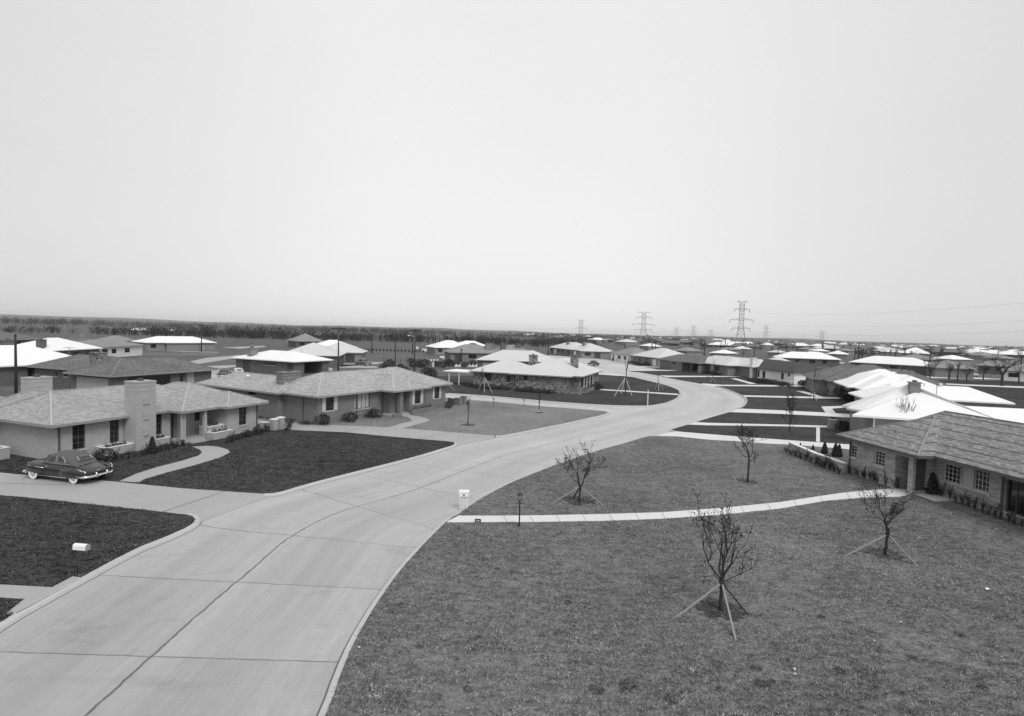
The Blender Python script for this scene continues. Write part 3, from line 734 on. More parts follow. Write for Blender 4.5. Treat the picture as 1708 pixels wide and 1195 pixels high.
# B: tan brick with shutters
B = House('long tan brick house with pale shutters and a light shingle roof', (530, 665), 60.5, 2.7, .40, 'roofB', 'brB', caps=True)
B.block(0, 0, 20.2, 8.95, (4.5, 4.5, 15.7, 4.4, 4.66), wall=(.65, .65, 12.4, 8.3)); B.block(-.6, 5, 6.2, 18.5, (2.8, 7.0, 2.8, 16, 4.1)); B.block(8.5, -1.9, 15, 8.8, wall=False); B.block(9, -1.1, 20.3, 8.7)
B.block(11.2, -1.9, 15, 3)
B.opening(0, 'f', (543.6, 660, 556.5, 684.4), nx=3, nz=4, shut=True); B.opening(0, 'f', (591, 655, 617, 680), nx=4, nz=1, curtain=True)
B.opening(0, 'f', (637, 654, 653.5, 690), 'door', depth=.3, d=-.26)
B.opening(4, 'f', (692, 650.5, 701, 673), nx=2, nz=4, shut=True); B.opening(3, 'f', (725, 646, 732, 664.5), nx=2, nz=4, shut=True)
B.opening(0, 'l', (447, 654, 457, 670), nx=2, nz=2); B.opening(1, 'l', (413, 650, 426, 660), nx=2, nz=1)
B.finish(); downpipe(B, 0, 'f', 5.0); downpipe(B, 0, 'l', 5.6)
B.chimney(1.0, 6.2, 3.2, 7.2, 3.4, 4.75, 'chim', 2); B.vent(1.4, 12.3, 3.5, .6, .1)
q = MB(); q.box((8.9, -1.5, -.12), (11.84, .64, .2)); q.box((10.0, -1.95, -.12), (11.3, -1.5, .06)); q.build('porch_floor', M['conc'], B.root)
q = MB(); q.box((10.15, -1.35, .2), (10.65, -.95, 2.72)); q.build('porch_post', M['brB'], B.root)
q = MB(); q.box((8.7, -1.85, -.12), (9.9, -1.5, .34)); q.build('porch_kerb', M['brB'], B.root)
planter('long low brick planter under the shuttered window by the steps', B, 11.6, -1.9, 15.6, -1.2, .5, 'brB')
# C: rubble stone house on the corner
C_ = House('rubble stone house with pale gravel roof on the street corner', (942, 630), -20, 2.45, .417, 'roofC', 'stone', caps=False)
C_.block(-17, .5, -5.5, 9); C_.block(-9.6, 0, 1, 9.5); C_.block(-9, 2, 2.4, 19)
C_.opening(0, 'f', (808, 622, 820, 637), nx=3, nz=2); C_.opening(0, 'f', (845, 626, 851.5, 638), nx=2, nz=2)
C_.opening(1, 'f', (854, 627, 859, 646), 'door'); C_.opening(1, 'f', (873, 627, 880, 636), nx=2, nz=2)
C_.opening(2, 'r', (1.2, 2.2, 3.6, .5), px=False, nx=3, nz=1); C_.opening(2, 'r', (4.2, 2.2, 6.4, .5), px=False, nx=3, nz=1); C_.opening(2, 'r', (7.1, 2.25, 8.1, 0), 'door', px=False); C_.opening(2, 'r', (8.8, 2.2, 11.4, .5), px=False, nx=3, nz=1)
C_.finish()
C_.chimney(-8.4, 7.0, -7.1, 8.0, 3.6, 5.5, 'stone', 1); C_.chimney(-1.0, 7.3, .2, 8.3, 3.2, 5.7, 'stone', 1); C_.vent(-4, 8.5, 4.1, .4)
for y in (4.5, 6.5, 9, 11.5):
    q = MB(); q.box((2.05, y, -.1), (2.2, y+.15, 2.46)); q.build('porch_post', M['frame'], C_.root)
planter('long low stone planter along the porch of the corner house', C_, 1.6, 1.2, 3.2, 9.5, .55, 'stone')
planter('short stone planter at the corner of the rubble stone house', C_, -.8, -1.0, 2.9, .6, .6, 'stone')
cp = C_.wpt(-19.2, 3.2); t = thing('carport', 'white flat canopy on thin posts beside the stone house', 'carport', cp, C_.a)
q = MB(); q.box((-2.9, -2, 2.2), (2.9, 3, 2.36)); q.build('canopy', M['white'], t)
for x in (-1.9, 0.0):
    q = MB(); q.box((x-.06, -1.8, -.1), (x+.06, -1.68, 2.2)); q.build('post', M['white'], t)
# R1: brick and wood shingle, nearest on the right
R1 = House('long thin-brick house with a wood shingle roof at the right edge', (1394, 729), -82, 2.5, .5, 'roofR1', 'brR1', caps=True, trim='trim_dark')
R1.block(0, 0, 7.1, 12, (3.55, 4.6, 3.55, 8, 4.62), wall=(.65, .65, 6.15, 11.3)); R1.block(.8, 1.15, 24, 10.2, (3.2, 5.7, 20, 5.7, 4.92), wall=(1.5, 2.3, 23.4, 9.5))
R1.opening(0, 'f', (1415, 740.5, 1428, 765), nx=2, nz=4, fm='frame'); R1.opening(0, 'f', (1459, 750.5, 1474.5, 780), nx=3, nz=4, fm='frame')
R1.opening(0, 'f', (1494, 758, 1512, 830), 'recess', depth=1.2)
R1.opening(0, 'r', (1529, 766, 1545, 819), 'door', depth=.2, d=-.14)
R1.opening(1, 'f', (1575, 772, 1600, 809), nx=4, nz=4, fm='frame'); R1.opening(1, 'f', (1601.5, 776, 1624, 816), nx=1, nz=1, curtain=True, fm='frame'); R1.opening(1, 'f', (1625.5, 780, 1649, 824), nx=4, nz=4, fm='frame')
R1.opening(1, 'f', (1677, 798, 1760, 880), nx=5, nz=1, depth=.25, d=-.2)
R1.finish(); downpipe(R1, 0, 'f', .12); downpipe(R1, 1, 'f', 8.9)
fn = R1.mapper(0, 'f'); R1.doorway(lambda u, d, z: fn(u, d-1.19, z), 4.65, 5.5, .0, 2.1, d=.06)
q = MB(); q.box((6.16, .9, -.12), (7.6, 2.29, .06)); q.build('porch_floor', M['walk'], R1.root)
R1.chimney(14.5, 6.5, 16, 7.6, 3, 6, 'chim')
# R2: the big white roofed house behind it
R2 = House('large house under several staggered bright white roofs', (1422, 696), -17, 2.5, .38, 'roofW', 'brG', caps=False, trim='white')
a1 = tuple(R2.loc(G(1535, 652, 4.9)))+(4.9,); a2 = tuple(R2.loc(G(1517, 640.5, 5.5)))+(5.5,)
R2.fan([(0, .2), (12.2, 0), (12.2, 9.6), (2.6, 9.6), (1.1, 8.5), (1.9, 7.7), (1.0, 6.2), (1.9, 4.6)], [a1, a2, a2, a2, a2, a2, a2, a1], (1.9, .85, 11.5, 8.4))
R2.block(5, 1.5, 30, 9, (9.9, 3.8, 27, 5.2, 3.78), wall=(6, 3, 29, 8.3)); R2.block(9.5, 22.9, 23.0, 31, (11, 26.5, 19.6, 26.5, 4.15))
R2.block(6, 6.5, 14, 26, (10, 10, 10, 24, 4.1))
R2.opening(2, 'f', (12, 2.1, 14, .9), px=False, nx=3); R2.opening(2, 'f', (16, 2.1, 18, .9), px=False, nx=3)
R2.finish(); downpipe(R2, 0, 'f', 3.0, 'white'); downpipe(R2, 0, 'f', .1, 'white')
c_ = R2.loc(G(1525, 650, 5.0)); R2.chimney(c_[0]-.42, c_[1]-.3, c_[0]+.42, c_[1]+.4, 4.4, 5.75, 'brG', 1); R2.vent(10.2, 13.3, 4.8, .45, .09); R2.vent(14, 27, 4.0, .5, .1); R2.vent(16.5, 26.2, 4.0, .45, .12); R2.vent(9, 4.2, 3.9, .4)
# R3, R4, R5, R6, R7: down the right side of the street
R3 = House('white roofed house behind the large staggered white roofs', (1413, 641), -20, 2.5, .417, 'roofW', 'brG', trim='white')
R3.block(0, 0, 12, 11); R3.block(-1.5, -8, 12, 3, wall=False); R3.block(-.6, -12, 8, 2, wall=False); R3.block(3, -9, 12, 5)
R3.opening(3, 'l', (1, 2.2, 6, .1), 'recess', px=False, depth=1.5); R3.finish(); R3.chimney(6.2, -3.2, 8.2, -2.2, 4, 5.2, 'chim', 1, flue=2)
for y in (-11.2, -8.2):
    q = MB(); q.box((.1, y, -.1), (.35, y+.25, 2.5)); q.build('porch_post', M['brG'], R3.root)
R4 = House('grey shingled brick house with a panelled entrance at its corner', (1379, 636), -20, 2.5, .417, 'roofD', 'brG', caps=True)
R4.block(0, 0, 15, 13); R4.block(-2, 3, 12, 15); R4.block(5, 6, 19.1, 15.5)
R4.opening(1, 'l', (.8, 2.1, 1.8, .3), px=False, nx=3); R4.opening(0, 'l', (4.5, 2.1, 6.8, .9), px=False, nx=3); R4.opening(0, 'l', (8, 2.15, 9.2, 0), 'door', px=False); R4.opening(0, 'f', (1.6, 2.2, 4.4, 0), 'door', px=False); R4.opening(0, 'f', (6, 2.1, 8, .8), px=False)
R4.finish()
R5 = House('white brick house with a dark roof and a white chimney', (1262, 615), -78, 2.5, .40, 'roofdk', 'brW', trim='trim_dark')
R5.block(-13, 1, 6, 10.5); R5.block(-.2, -.7, 13.4, 9)
R5.opening(0, 'f', (1223, 612.5, 1226, 623), nx=2); R5.opening(0, 'f', (1239, 612, 1247.5, 632), 'door'); R5.opening(0, 'f', (1249, 614.5, 1252.5, 627), nx=2)
R5.opening(1, 'f', (1263.5, 617, 1266.5, 630), nx=2); R5.opening(1, 'f', (1272, 618.5, 1276, 631.5), nx=2); R5.opening(1, 'f', (1303, 621.5, 1307, 633), nx=2); R5.opening(1, 'f', (1314.5, 622.5, 1317.5, 628), nx=2)
R5.finish(); R5.chimney(-3.3, .5, -2.3, 1.5, 0, 4.9, 'brW', 1)
planter('low white planter along the front of the white brick house', R5, 1.0, -1.2, 5.5, -.2, .5, 'brA')
planter('second low white planter further along the white brick house', R5, 9.0, -1.4, 12.5, -.2, .5, 'brA')
R6 = House('light roofed brick house with pale porch posts beyond the dark roofed one', (1148, 604), -76, 2.5, .40, 'roofC', 'brB')
R6.block(0, 0, 17.5, 10); R6.block(6, 3, 24, 12, (10, 7.5, 20, 7.5, 4.5))
R6.opening(0, 'f', (1, 2.1, 3, .3), px=False, nx=4); R6.opening(0, 'f', (3.4, 2.1, 5, .3), px=False, nx=3); R6.opening(0, 'f', (7, 2.2, 8.4, 0), 'door', px=False); R6.opening(0, 'f', (11, 2.1, 13, .9), px=False, nx=3)
R6.finish()
for x in (.9, 5.8, 11):
    q = MB(); q.box((x, .05, -.12), (x+.3, .35, 2.5)); q.build('porch_post', M['frame'], R6.root)
R7 = House('grey roofed brick house with a car in its open carport', (1113, 602), -70, 2.5, .36, 'roofD', 'brB')
R7.block(0, .2, 13, 10); R7.block(-8, 2, 5, 11)
R7.opening(0, 'f', (5.0, 2.35, 11.6, .02), 'recess', px=False, depth=5.0); R7.opening(0, 'f', (.6, 2.1, 2, 1.5), px=False, nx=3); R7.finish()
# D, E, J on the left behind the first row
D_ = House('dark grey shingled house with a stone chimney behind the painted brick house', (185, 630), 70, 2.4, .40, 'roofD', 'brD', caps=True)
D_.block(0, 0, 16, 9); D_.block(3.5, 6, 12, 22.5)
D_.opening(0, 'f', (2, 2.2, 8, .1), px=False, nx=5, nz=1); D_.opening(0, 'f', (300, 621, 306, 637), nx=2); D_.opening(0, 'f', (312, 621, 325, 640), 'door', m='doorlight')
D_.opening(0, 'l', (.8, 2.1, 7, 0), 'garage', px=False, m='doorlight'); D_.opening(1, 'l', (127, 629, 137, 640), nx=2); D_.opening(1, 'l', (107, 622, 113, 629), nx=2); D_.opening(1, 'l', (92, 621, 96, 628), nx=2)
D_.finish(); D_.chimney(4.4, 9.2, 5.9, 10.6, 2.5, 5.0, 'stone', 1)
E_ = House('white roofed house with two dark chimneys at the left edge', (75, 610), 67, 2.5, .40, 'roofW', 'brD', trim='white')
E_.block(-14, 0, 7, 13); E_.block(-6, 4, 9, 15)
E_.opening(0, 'f', (11.5, 2.2, 13.5, .3), px=False, nx=3); E_.opening(0, 'f', (15, 2.2, 17, .3), px=False, nx=3); E_.finish()
E_.chimney(-1.2, 8.2, .5, 9.4, 4, 6.0, 'brD', 1); E_.chimney(-4.5, 6.5, -3.5, 7.6, 4, 6.3, 'trim_dark', 1)
J_ = House('white roofed brick house with a tall stepped chimney and an open garage', (490, 605), 65, 2.5, .30, 'roofW', 'brD', trim='white')
J_.block(0, 0, 10.5, 17); J_.opening(0, 'l', (14.0, 2.3, 15.6, 0), 'door', px=False); J_.opening(0, 'l', (2, 2.3, 4, 0), 'door', px=False); J_.opening(0, 'l', (8, 2.1, 11, 1.6), px=False, nx=4, nz=1)
J_.opening(0, 'f', (2.6, 2.35, 7.4, 0), 'recess', px=False, depth=4.5); J_.finish()
J_.chimney(1.0, 12.5, 2.6, 13.6, 3.2, 4.7, 'chim', 1); J_.chimney(1.4, 12.9, 2.1, 13.3, 4.7, 5.6, 'chim', 0)
# ------------------------------------------------------------------ the further houses that can be told apart
def far(label, L, R, depth, roofm, wallm, z=2.5, slope=.4, second=None, chim=(), group=None, win=True, flip=False, name='house'):
    a, b = G(L[0], L[1], z), G(R[0], R[1], z); d = b-a; w = d.length; ang = math.degrees(math.atan2(d.y, d.x))
    h = House(label, None, ang, z, slope, roofm, wallm, group=group, world=a, name=name, trim='white' if roofm == 'roofW' else 'trim', ov=.55)
    h.block(0, 0, w, depth)
    if second: h.block(*[second[0]*w, second[1], second[2]*w, second[3]])
    if win:
        q_ = random.Random(int(L[0]*7+L[1])); u = 1.2; k = 0
        while u < w-3.5:
            kind = ('win', 'win', 'door', 'win', 'garage')[q_.randrange(5)]
            ww = {'win': 1.3+q_.random()*1.2, 'door': 1.1, 'garage': 2.4}[kind]
            if u+ww < w-2: h.opening(0, 'f', (u, 2.1, u+ww, .9 if kind == 'win' else 0), kind, px=False, **({'m': q_.choice(['white', 'doorlight', 'door'])} if kind == 'garage' else {} if kind == 'door' else {'sill': False}))
            u += ww+1.2+q_.random()*3; k += 1
            if k > 4: break
    h.finish()
    for c in chim: h.chimney(c[0]*w, c[1], c[0]*w+c[2], c[1]+.9, 2.8, c[3], c[4] if len(c) > 4 else 'chim', 1)
    return h
far('white roofed house with one big dark chimney on its near slope', (94, 586), (172, 582), 12, 'roofW', 'brD', chim=((-.02, 3, 1.8, 4.9, 'brD'),))
far('pale walled house with a flat grey roof behind the dark shingled one', (166, 581), (243, 577), 11, 'roofG', 'brW', slope=.3)
far('low dark grey roofed house at the far left edge by the wood', (-12, 567.5), (76, 567), 14, 'roofD', 'brD', slope=.3)
far('small grey house with a white-capped chimney before the field', (114, 570), (168, 570), 9, 'roofD', 'brD', chim=((.45, 3, 1.6, 5.6, 'brG'),))
far('long pale shed at the near edge of the field', (174, 569.5), (230, 569.5), 8, 'roofG', 'brG', name='shed')
far('white roofed house standing alone before the ploughed field', (242, 572.5), (362, 572.5), 11, 'roofW', 'brG', slope=.34, second=(.25, -1.2, .75, 10))
far('light grey twin-peaked roof directly behind the white garage house', (462, 593), (567, 595), 14, 'roofC', 'brD', second=(.3, -1, 1, 16))
far('light grey roofed house behind the twin-peaked one with dark side wall', (518, 588), (605, 590), 12, 'roofC', 'brG')
far('white roofed house behind the light grey ones left of the pole', (528, 580), (597, 580.5), 11, 'roofW', 'brG')
far('tall grey roofed dark walled house in front of the bare wood', (493, 570), (540, 570.5), 12, 'roofG', 'brD', slope=.55)
far('white roofed house right of the pole with the street lamp arm', (724, 580.5), (790, 581.5), 13, 'roofW', 'brG')
far('smaller white roof just behind the grey house with two chimneys', (762, 577), (814, 578), 10, 'roofW', 'brG')
far('grey roofed brick house with two square chimneys', (749, 589), (836, 590.5), 12, 'roofG', 'brB', chim=((.47, 6, 2.0, 5.4), (.72, 2, 2.2, 5.6)))
far('grey roofed house with two chimneys left of the stone house', (832, 588), (892, 589), 11, 'roofG', 'brD', chim=((.1, 2, 1.8, 5.6, 'brD'), (.55, 3, 1.8, 5.4, 'brD')))
far('white roofed house directly behind the stone corner house', (792, 601.5), (930, 606), 12, 'roofC', 'brD', slope=.38, second=(.35, 2, 1, 15))
far('first house of the far row with one chimney', (915, 580), (946, 583.5), 14, 'roofC', 'brB', chim=((.5, 4, 1.8, 5.6),))
far('second house of the far row with a slim chimney', (941, 583), (972, 586), 14, 'roofC', 'brB', chim=((.5, 4, 1.5, 6),))
far('third house of the far row with a wide hipped roof', (968, 586.5), (1019, 588), 13, 'roofC', 'brG')
far('white walled house in the middle of the far row', (1016, 590), (1050, 593.5), 12, 'roofG', 'brW')
far('broad light roofed house at the near end of the far row', (1052, 593.5), (1097, 598.5), 14, 'roofC', 'brG')
far('long white roofed house with a white garage door behind the dark roof', (1297, 597), (1404, 601), 11, 'roofW', 'brD', second=(.3, 2, 1, 14))
far('long white roofed dark walled house behind the grey shingled roof', (1415, 604.5), (1549, 612), 11, 'roofW', 'brD', second=(.0, 3, .7, 14))
S3 = far('grey roofed brick house with a car before its open carport', (1558, 614), (1630, 617), 12, 'roofG', 'brB', win=False)
far('low grey house half behind bare trees at the right edge', (1668, 619), (1745, 623), 11, 'roofG', 'brW')
far('dark walled house behind the carport house', (1628, 610), (1690, 613), 10, 'roofG', 'brD')
far('light roofed house right behind the dark roofed white brick house', (1262, 606), (1318, 609), 10, 'roofC', 'brG', win=False)
far('white roof with a pointed peak far on the right', (1500, 589), (1552, 591), 15, 'roofW', 'brG', slope=.5, win=False)
for k, (l, r, d, rm) in enumerate((((1364, 586), (1385, 586.6), 12, 'roofW'), ((1378, 590.5), (1415, 592), 12, 'roofW'), ((1392, 585), (1416, 586), 12, 'roofG'), ((1438, 588), (1464, 589), 12, 'roofG'),
        ((1470, 587), (1511, 588.5), 14, 'roofW'), ((1488, 598), (1546, 601), 12, 'roofG'), ((1553, 598), (1588, 600), 12, 'roofW'), ((1600, 592), (1640, 594), 14, 'roofG'), ((1636, 597), (1680, 599), 12, 'roofG'),
        ((1455, 581.5), (1495, 582.5), 14, 'roofG'), ((1340, 583), (1362, 583.7), 14, 'roofG'), ((1195, 583), (1215, 584), 12, 'roofG'), ((1226, 582), (1255, 583), 14, 'roofW'), ((1182, 589), (1212, 590.5), 12, 'roofW'),
        ((1080, 578), (1105, 578.6), 12, 'roofW'), ((1040, 571), (1068, 571.6), 14, 'roofC'), ((992, 567.3), (1015, 567.8), 14, 'roofW'), ((1120, 585), (1146, 586.5), 12, 'roofG'), ((1645, 606), (1668, 607), 12, 'roofG'), ((1278, 588), (1300, 589), 12, 'roofC'), ((1590, 586.5), (1620, 587.4), 14, 'roofG'), ((1640, 588.5), (1672, 589.4), 14, 'roofG'))):
    far({'roofW': 'low white roofed house in the suburb beyond the gardens', 'roofG': 'low grey roofed house in the suburb beyond the gardens', 'roofC': 'low light grey roofed house in the suburb beyond the gardens'}[rm], l, r, d, rm, 'brG', slope=.33, win=False, group='mid-distance suburb houses')
# ------------------------------------------------------------------ far suburb: small houses, one mesh each, copied
protos = []
for k, (rm, wm) in enumerate((('roofW', 'brD'), ('roofW', 'brG'), ('roofG', 'brD'), ('roofC', 'brB'))):
    b = MB(); W_, D_ = 19, 11
    b.box((-W_/2, -D_/2, -.13), (W_/2, D_/2, 2.5), 1)
    for x0, y0, x1, y1 in ((-W_/2-.6, -D_/2-.6, W_/2+.6, D_/2+.6), (-2, -D_/2-2.5, 8, D_/2)):
        m_ = min(x1-x0, y1-y0)/2; z, zr = 2.5, 2.6+m_*.42
        c = [(x0, y0, z), (x1, y0, z), (x1, y1, z), (x0, y1, z)]
        r_ = [(x0+m_, y0+m_, zr), (x1-m_, y0+m_, zr)] if x1-x0 > y1-y0 else [(x0+m_, y0+m_, zr), (x0+m_, y1-m_, zr)]
        if x1-x0 > y1-y0: fs = [(c[0], c[1], r_[1], r_[0]), (c[1], c[2], r_[1]), (c[2], c[3], r_[0], r_[1]), (c[3], c[0], r_[0])]
        else: fs = [(c[0], c[1], r_[0]), (c[1], c[2], r_[1], r_[0]), (c[2], c[3], r_[1]), (c[3], c[0], r_[0], r_[1])]
        for f in fs: b.face(f, 0)
        b.box((x0, y0, z-.15), (x1, y1, z-.002), 2)
    b.box((3, 2, 3), (4.2, 3.2, 5.4), 1)
    for x in (-7.5, -4, 5.5): b.box((x, -D_/2-.02, .9), (x+1.6, -D_/2-.001, 2.1), 3)
    protos.append(b.mesh('far_house', [M[rm], M[wm], M['trim'], M['glass']]))
rf = random.Random(11); spots = []
def place_far(x, y, a, k, lab, grp):
    o = link('house', protos[k], None, (x, y, 0), a); s_ = .8+rf.random()*.35; o.scale = (s_, s_, 1)
    tag(o, lab, 'house', grp)
tries = 0
while len(spots) < 230 and tries < 12000:
    tries += 1
    pxx = 1000+rf.random()**.8*760; dep = 6.0*math.exp(rf.random()*1.25)
    if dep > 17.5 and pxx < 1200: continue
    p = G(pxx, 556.5+(pxx-1000)*.029+dep)
    if any((p.x-q[0])**2+(p.y-q[1])**2 < 23**2 for q in spots): continue
    spots.append((p.x, p.y)); k = rf.choice([0, 1, 2, 2, 2, 2, 2, 3])
    place_far(p.x, p.y, rf.choice([0, .1, -.35, 1.4, -.2])+rf.random()*.2, k, ('distant white roofed house in the suburb reaching to the horizon' if k < 2 else 'distant grey roofed house in the suburb reaching to the horizon'), 'distant suburb houses')
for pxx, yy in ((862, 557.5), (880, 558.5), (905, 560), (940, 561), (955, 558.2), (890, 556.8), (930, 563), (840, 558), (980, 561), (240, 551), (262, 551.5), (283, 552), (226, 550.5), (530, 559), (545, 560)):
    p = G(pxx, yy+3.2); place_far(p.x, p.y, rf.random(), rf.choice([0, 2, 3]), 'small house among the trees beyond the wood', 'houses beyond the wood')
    if pxx < 600: o_ = COL.objects[-1]; o_.scale = (.38, .4, .55)
# ------------------------------------------------------------------ trees and shrubs
def grow(seed, height, r0, fork, spread, levels=4, kids=(3, 4), twig=.35, leafn=0, lean=0.0, gnarl=.35, sides=6, up=.25, first=None, leaders=4, minr=.006, leafsize=.05, reach=.62):
    """a bare young tree: (trunk builder, crown builder); the trunk carries the main limbs"""
    q = random.Random(seed); T = MB(); C = MB(); tips = []
    def rv(): return Vector((q.uniform(-1, 1), q.uniform(-1, 1), q.uniform(-1, 1)))
    def branch(p, d, L, r, lev):
        n = max(3, int(4+L*2)) if lev < 3 else 3; pts = [p]; rad = [r]; end = r*(.62 if lev < 2 else .45)
        for i in range(n):
            d = (d+rv()*gnarl*(.5 if lev == 0 else 1)*.55+Vector((0, 0, up*.28))).normalized(); p = p+d*(L/n); pts.append(p); rad.append(max(minr, r+(end-r)*(i+1)/n))
        (T if lev <= 1 else C).tube(pts, rad, sides if lev == 0 else max(3, sides-2) if lev == 1 else 3, 0, cap=lev > 1)
        if lev >= levels: tips.append((pts[-1], d)); return
        k = q.randint(*kids)
        for i in range(k):
            t = q.uniform(.35, 1.0) if i else 1.0; j = min(n, max(1, round(t*n))); a = q.uniform(0, 6.28); sd = d.orthogonal().normalized(); sd = Matrix.Rotation(a, 3, d) @ sd
            nd = (d+sd*q.uniform(.45, 1.0)*spread).normalized(); branch(pts[j], nd, L*q.uniform(.5, .85)*(1 if lev < 2 else reach+.1), rad[j]*q.uniform(.55, .75), lev+1)
    p = Vector((0, 0, -.1)); pts = [p]; n = 5; x = Vector((lean, 0, 0))
    for i in range(n): pts.append(Vector((lean*(i+1)/n+q.uniform(-.02, .02), q.uniform(-.02, .02), fork*(i+1)/n)))
    T.tube(pts, [r0*1.25, r0*1.05, r0, r0*.95, r0*.95, r0*.95], sides+2)
    a0 = q.uniform(0, 6.28); H = height-fork
    for i in range(leaders):
        a = a0+6.283*i/leaders+q.uniform(-.4, .4); s_ = spread*q.uniform(.5, 1.0) if i else spread*.12
        branch(pts[-1]+Vector((0, 0, -.02)), Vector((math.cos(a)*s_, math.sin(a)*s_, 1)).normalized(), H*q.uniform(.38, .52), r0*(.72 if i == 0 else q.uniform(.42, .6)), 1)
    if first:
        for (h, a, L) in first: branch(Vector((lean*h/fork, 0, h)), Vector((math.cos(a), math.sin(a), .15)).normalized(), L, r0*.35, 2)
    for (p, d) in tips:
        for k in range(leafn):
            c = p+rv()*.09; u = rv().normalized()*leafsize*q.uniform(.6, 1.3); v = u.cross(rv()).normalized()*leafsize*q.uniform(.4, .8)
            C.face([c-u-v*.2, c+v, c+u-v*.2, c-v], 1)
    zz = max((v[2] for v in C.v), default=height); return T, C, zz
def tree(label, loc, height, seed, name='tree', cat='tree', group=None, bark='bark', leaf='leaf', rot=0, **kw):
    T, C, z = grow(seed, height, **kw); r = thing(name, label, cat, loc, rot, group); s_ = height/z; r.scale = (s_, s_, s_)
    T.build('trunk', M[bark], r); C.build('crown', [M[bark], M[leaf]], r); return r
def stake(label, base, tip, m='wood', w=.05, group='stakes bracing the young street trees'):
    b, t = Vector(base), Vector(tip); r = MB(); d = (t-b).normalized(); r.bar(Vector((0, 0, 0))-d*.12, t-b+d*.08, w, w)
    o = r.build('tree_stake', M[m], None, b); return tag(o, label, 'stake', group)
def tie(label, p, r=.09):
    q = MB(); q.lathe([(r, -.05), (r*1.05, 0), (r, .05)], 8); tag(q.build('tree_tie', M['woodd'], None, p), label, 'tree tie')
def H_at(x, y, tx, ty): p = G(x, y); return zat(tx, ty, p.x, p.y)
yt = dict(fork=1.05, spread=.78, levels=4, kids=(3, 4), gnarl=.7, leafn=1, leafsize=.045, minr=.008, up=.42)
tree('bare young oak with a broad twiggy crown on the front lawn before the long walk', G(1202, 1018), 4.0, 3, name='oak_tree', r0=.068, leaders=5, first=((.98, 0.1, .9), (1.0, 3.0, .9)), **yt)
tree('bare young oak with twisted forks nearest to the brick house entrance', G(1476, 926), 3.75, 12, name='oak_tree', r0=.068, lean=.08, **{**yt, 'fork': 1.0, 'spread': .42, 'leafn': 2, 'up': .55}, leaders=4)
tree('bare young oak beyond the street lamp with its crown over the road', G(966, 837), 3.75, 21, name='oak_tree', r0=.060, lean=.05, **{**yt, 'fork': .95, 'spread': .7, 'leafn': 3}, leaders=5)
tree('bare young tree without side stakes below the second white drive', G(1247, 805), 3.8, 33, name='oak_tree', r0=.060, **{**yt, 'fork': 1.5, 'spread': .6, 'leafn': 2}, leaders=4, first=((1.5, 3.2, .7), (1.3, 5.5, .5)))
for lab, tip, bs in (('oak with the broad crown', G(1202, 1018)+Vector((0, 0, .98)), ((1128, 1030, 'leaning in from the left', 'wood'), (1227, 1067, 'on the near side', 'wood'), (1247, 1025, 'on the far right, dark', 'woodd'))),
                     ('oak by the house entrance', G(1476, 926)+Vector((.06, 0, .95)), ((1411, 927, 'leaning in from the left', 'wood'), (1528, 943, 'leaning in from the right', 'wood'))),
                     ('oak beyond the street lamp', G(966, 837)+Vector((.03, 0, .9)), ((921, 840, 'leaning in from the left', 'wood'), (1005, 843, 'leaning in from the right', 'wood'), (957, 830, 'on the far side, dark', 'woodd')))):
    for x, y, side_, mm in bs:
        b = G(x, y); t = tip+(b-tip).normalized()*.14; stake('wooden stake %s of the %s' % (side_, lab), b, t, mm, .055)
    tie('dark tie holding the stakes to the %s' % lab, tip+Vector((0, 0, .0)), .1)
p = G(1283, 771); stake('single pale stake behind the young tree below the second white drive', p, G(1264, 776)+Vector((0, .6, .95)), 'wood')
p = G(1264, 776)+Vector((0, .6, 0)); stake('short dark upright post beside the single pale stake', p, p+Vector((0, 0, .85)), 'woodd')
tree('slim young tree keeping sparse dark leaves along its whole height', G(1317, 721), 4.5, 41, name='leafy_tree', r0=.06, fork=.7, spread=.42, levels=3, kids=(4, 5), leaders=4, gnarl=.3, up=.7, leafn=6, leafsize=.06, first=tuple((.5+.3*k, k*2.4, .9) for k in range(5)))
tree('pale vase shaped bare tree behind the wood shingle roof', G(1506, 742), zat(1503, 652, *G(1506, 742).xy), 52, name='bare_tree', bark='barkp', r0=.10, fork=.9, spread=.55, levels=4, kids=(3, 3), leaders=7, gnarl=.25, up=.6, minr=.012)
sap = dict(fork=1.0, spread=.3, levels=2, kids=(3, 5), leaders=3, gnarl=.25, up=.55, leafn=1, leafsize=.04, minr=.008)
def sapling(label, b, top, seed, r0=.035, bark='bark', **kw):
    h = H_at(b[0], b[1], *top); return tree(label, G(*b), h, seed, name='sapling', r0=r0, bark=bark, **{**sap, 'fork': h*.3, **kw})
sapling('thin bare sapling in the lawn before the shuttered house', (780.5, 710), (780, 660), 60)
sapling('sapling with its trunk wrapped pale beside the side street', (899, 689), (893, 646), 61, .05, spread=.5)
q = MB(); q.lathe([(.06, 0), (.058, .25), (.052, .45)], 8); w_ = q.build('trunk_wrap', M['white'], None, G(899, 689)); tag(w_, 'pale wrapping round the foot of the side street sapling', 'trunk wrap')
sapling('short twig like sapling at the edge of the side street', (874, 678.5), (873, 662), 62, .03)
sapling('very small sapling in the lawn left of the wrapped one', (823.5, 680), (823, 660), 63, .025)
sapling('low bare sapling in the dark lawn before the painted brick house', (398, 790), (400, 750), 64, .03, fork=.25, spread=.9)
sapling('tall sparse tree held by four pale stakes on the corner lawn', (1043, 660), (1046, 588), 65, .07, spread=.25, fork=3.0)
sapling('lopped young trunk held by three stakes near the bend kerb', (1097.5, 649), (1099, 624), 66, .08, spread=.3, leaders=1, leafn=0, kids=(2, 2))
sapling('thin staked tree before the light roofed house with porch posts', (1181, 632), (1183, 598), 67, .05)
sapling('second staked tree just nearer the street than its neighbour', (1189, 639), (1191, 596), 68, .05)
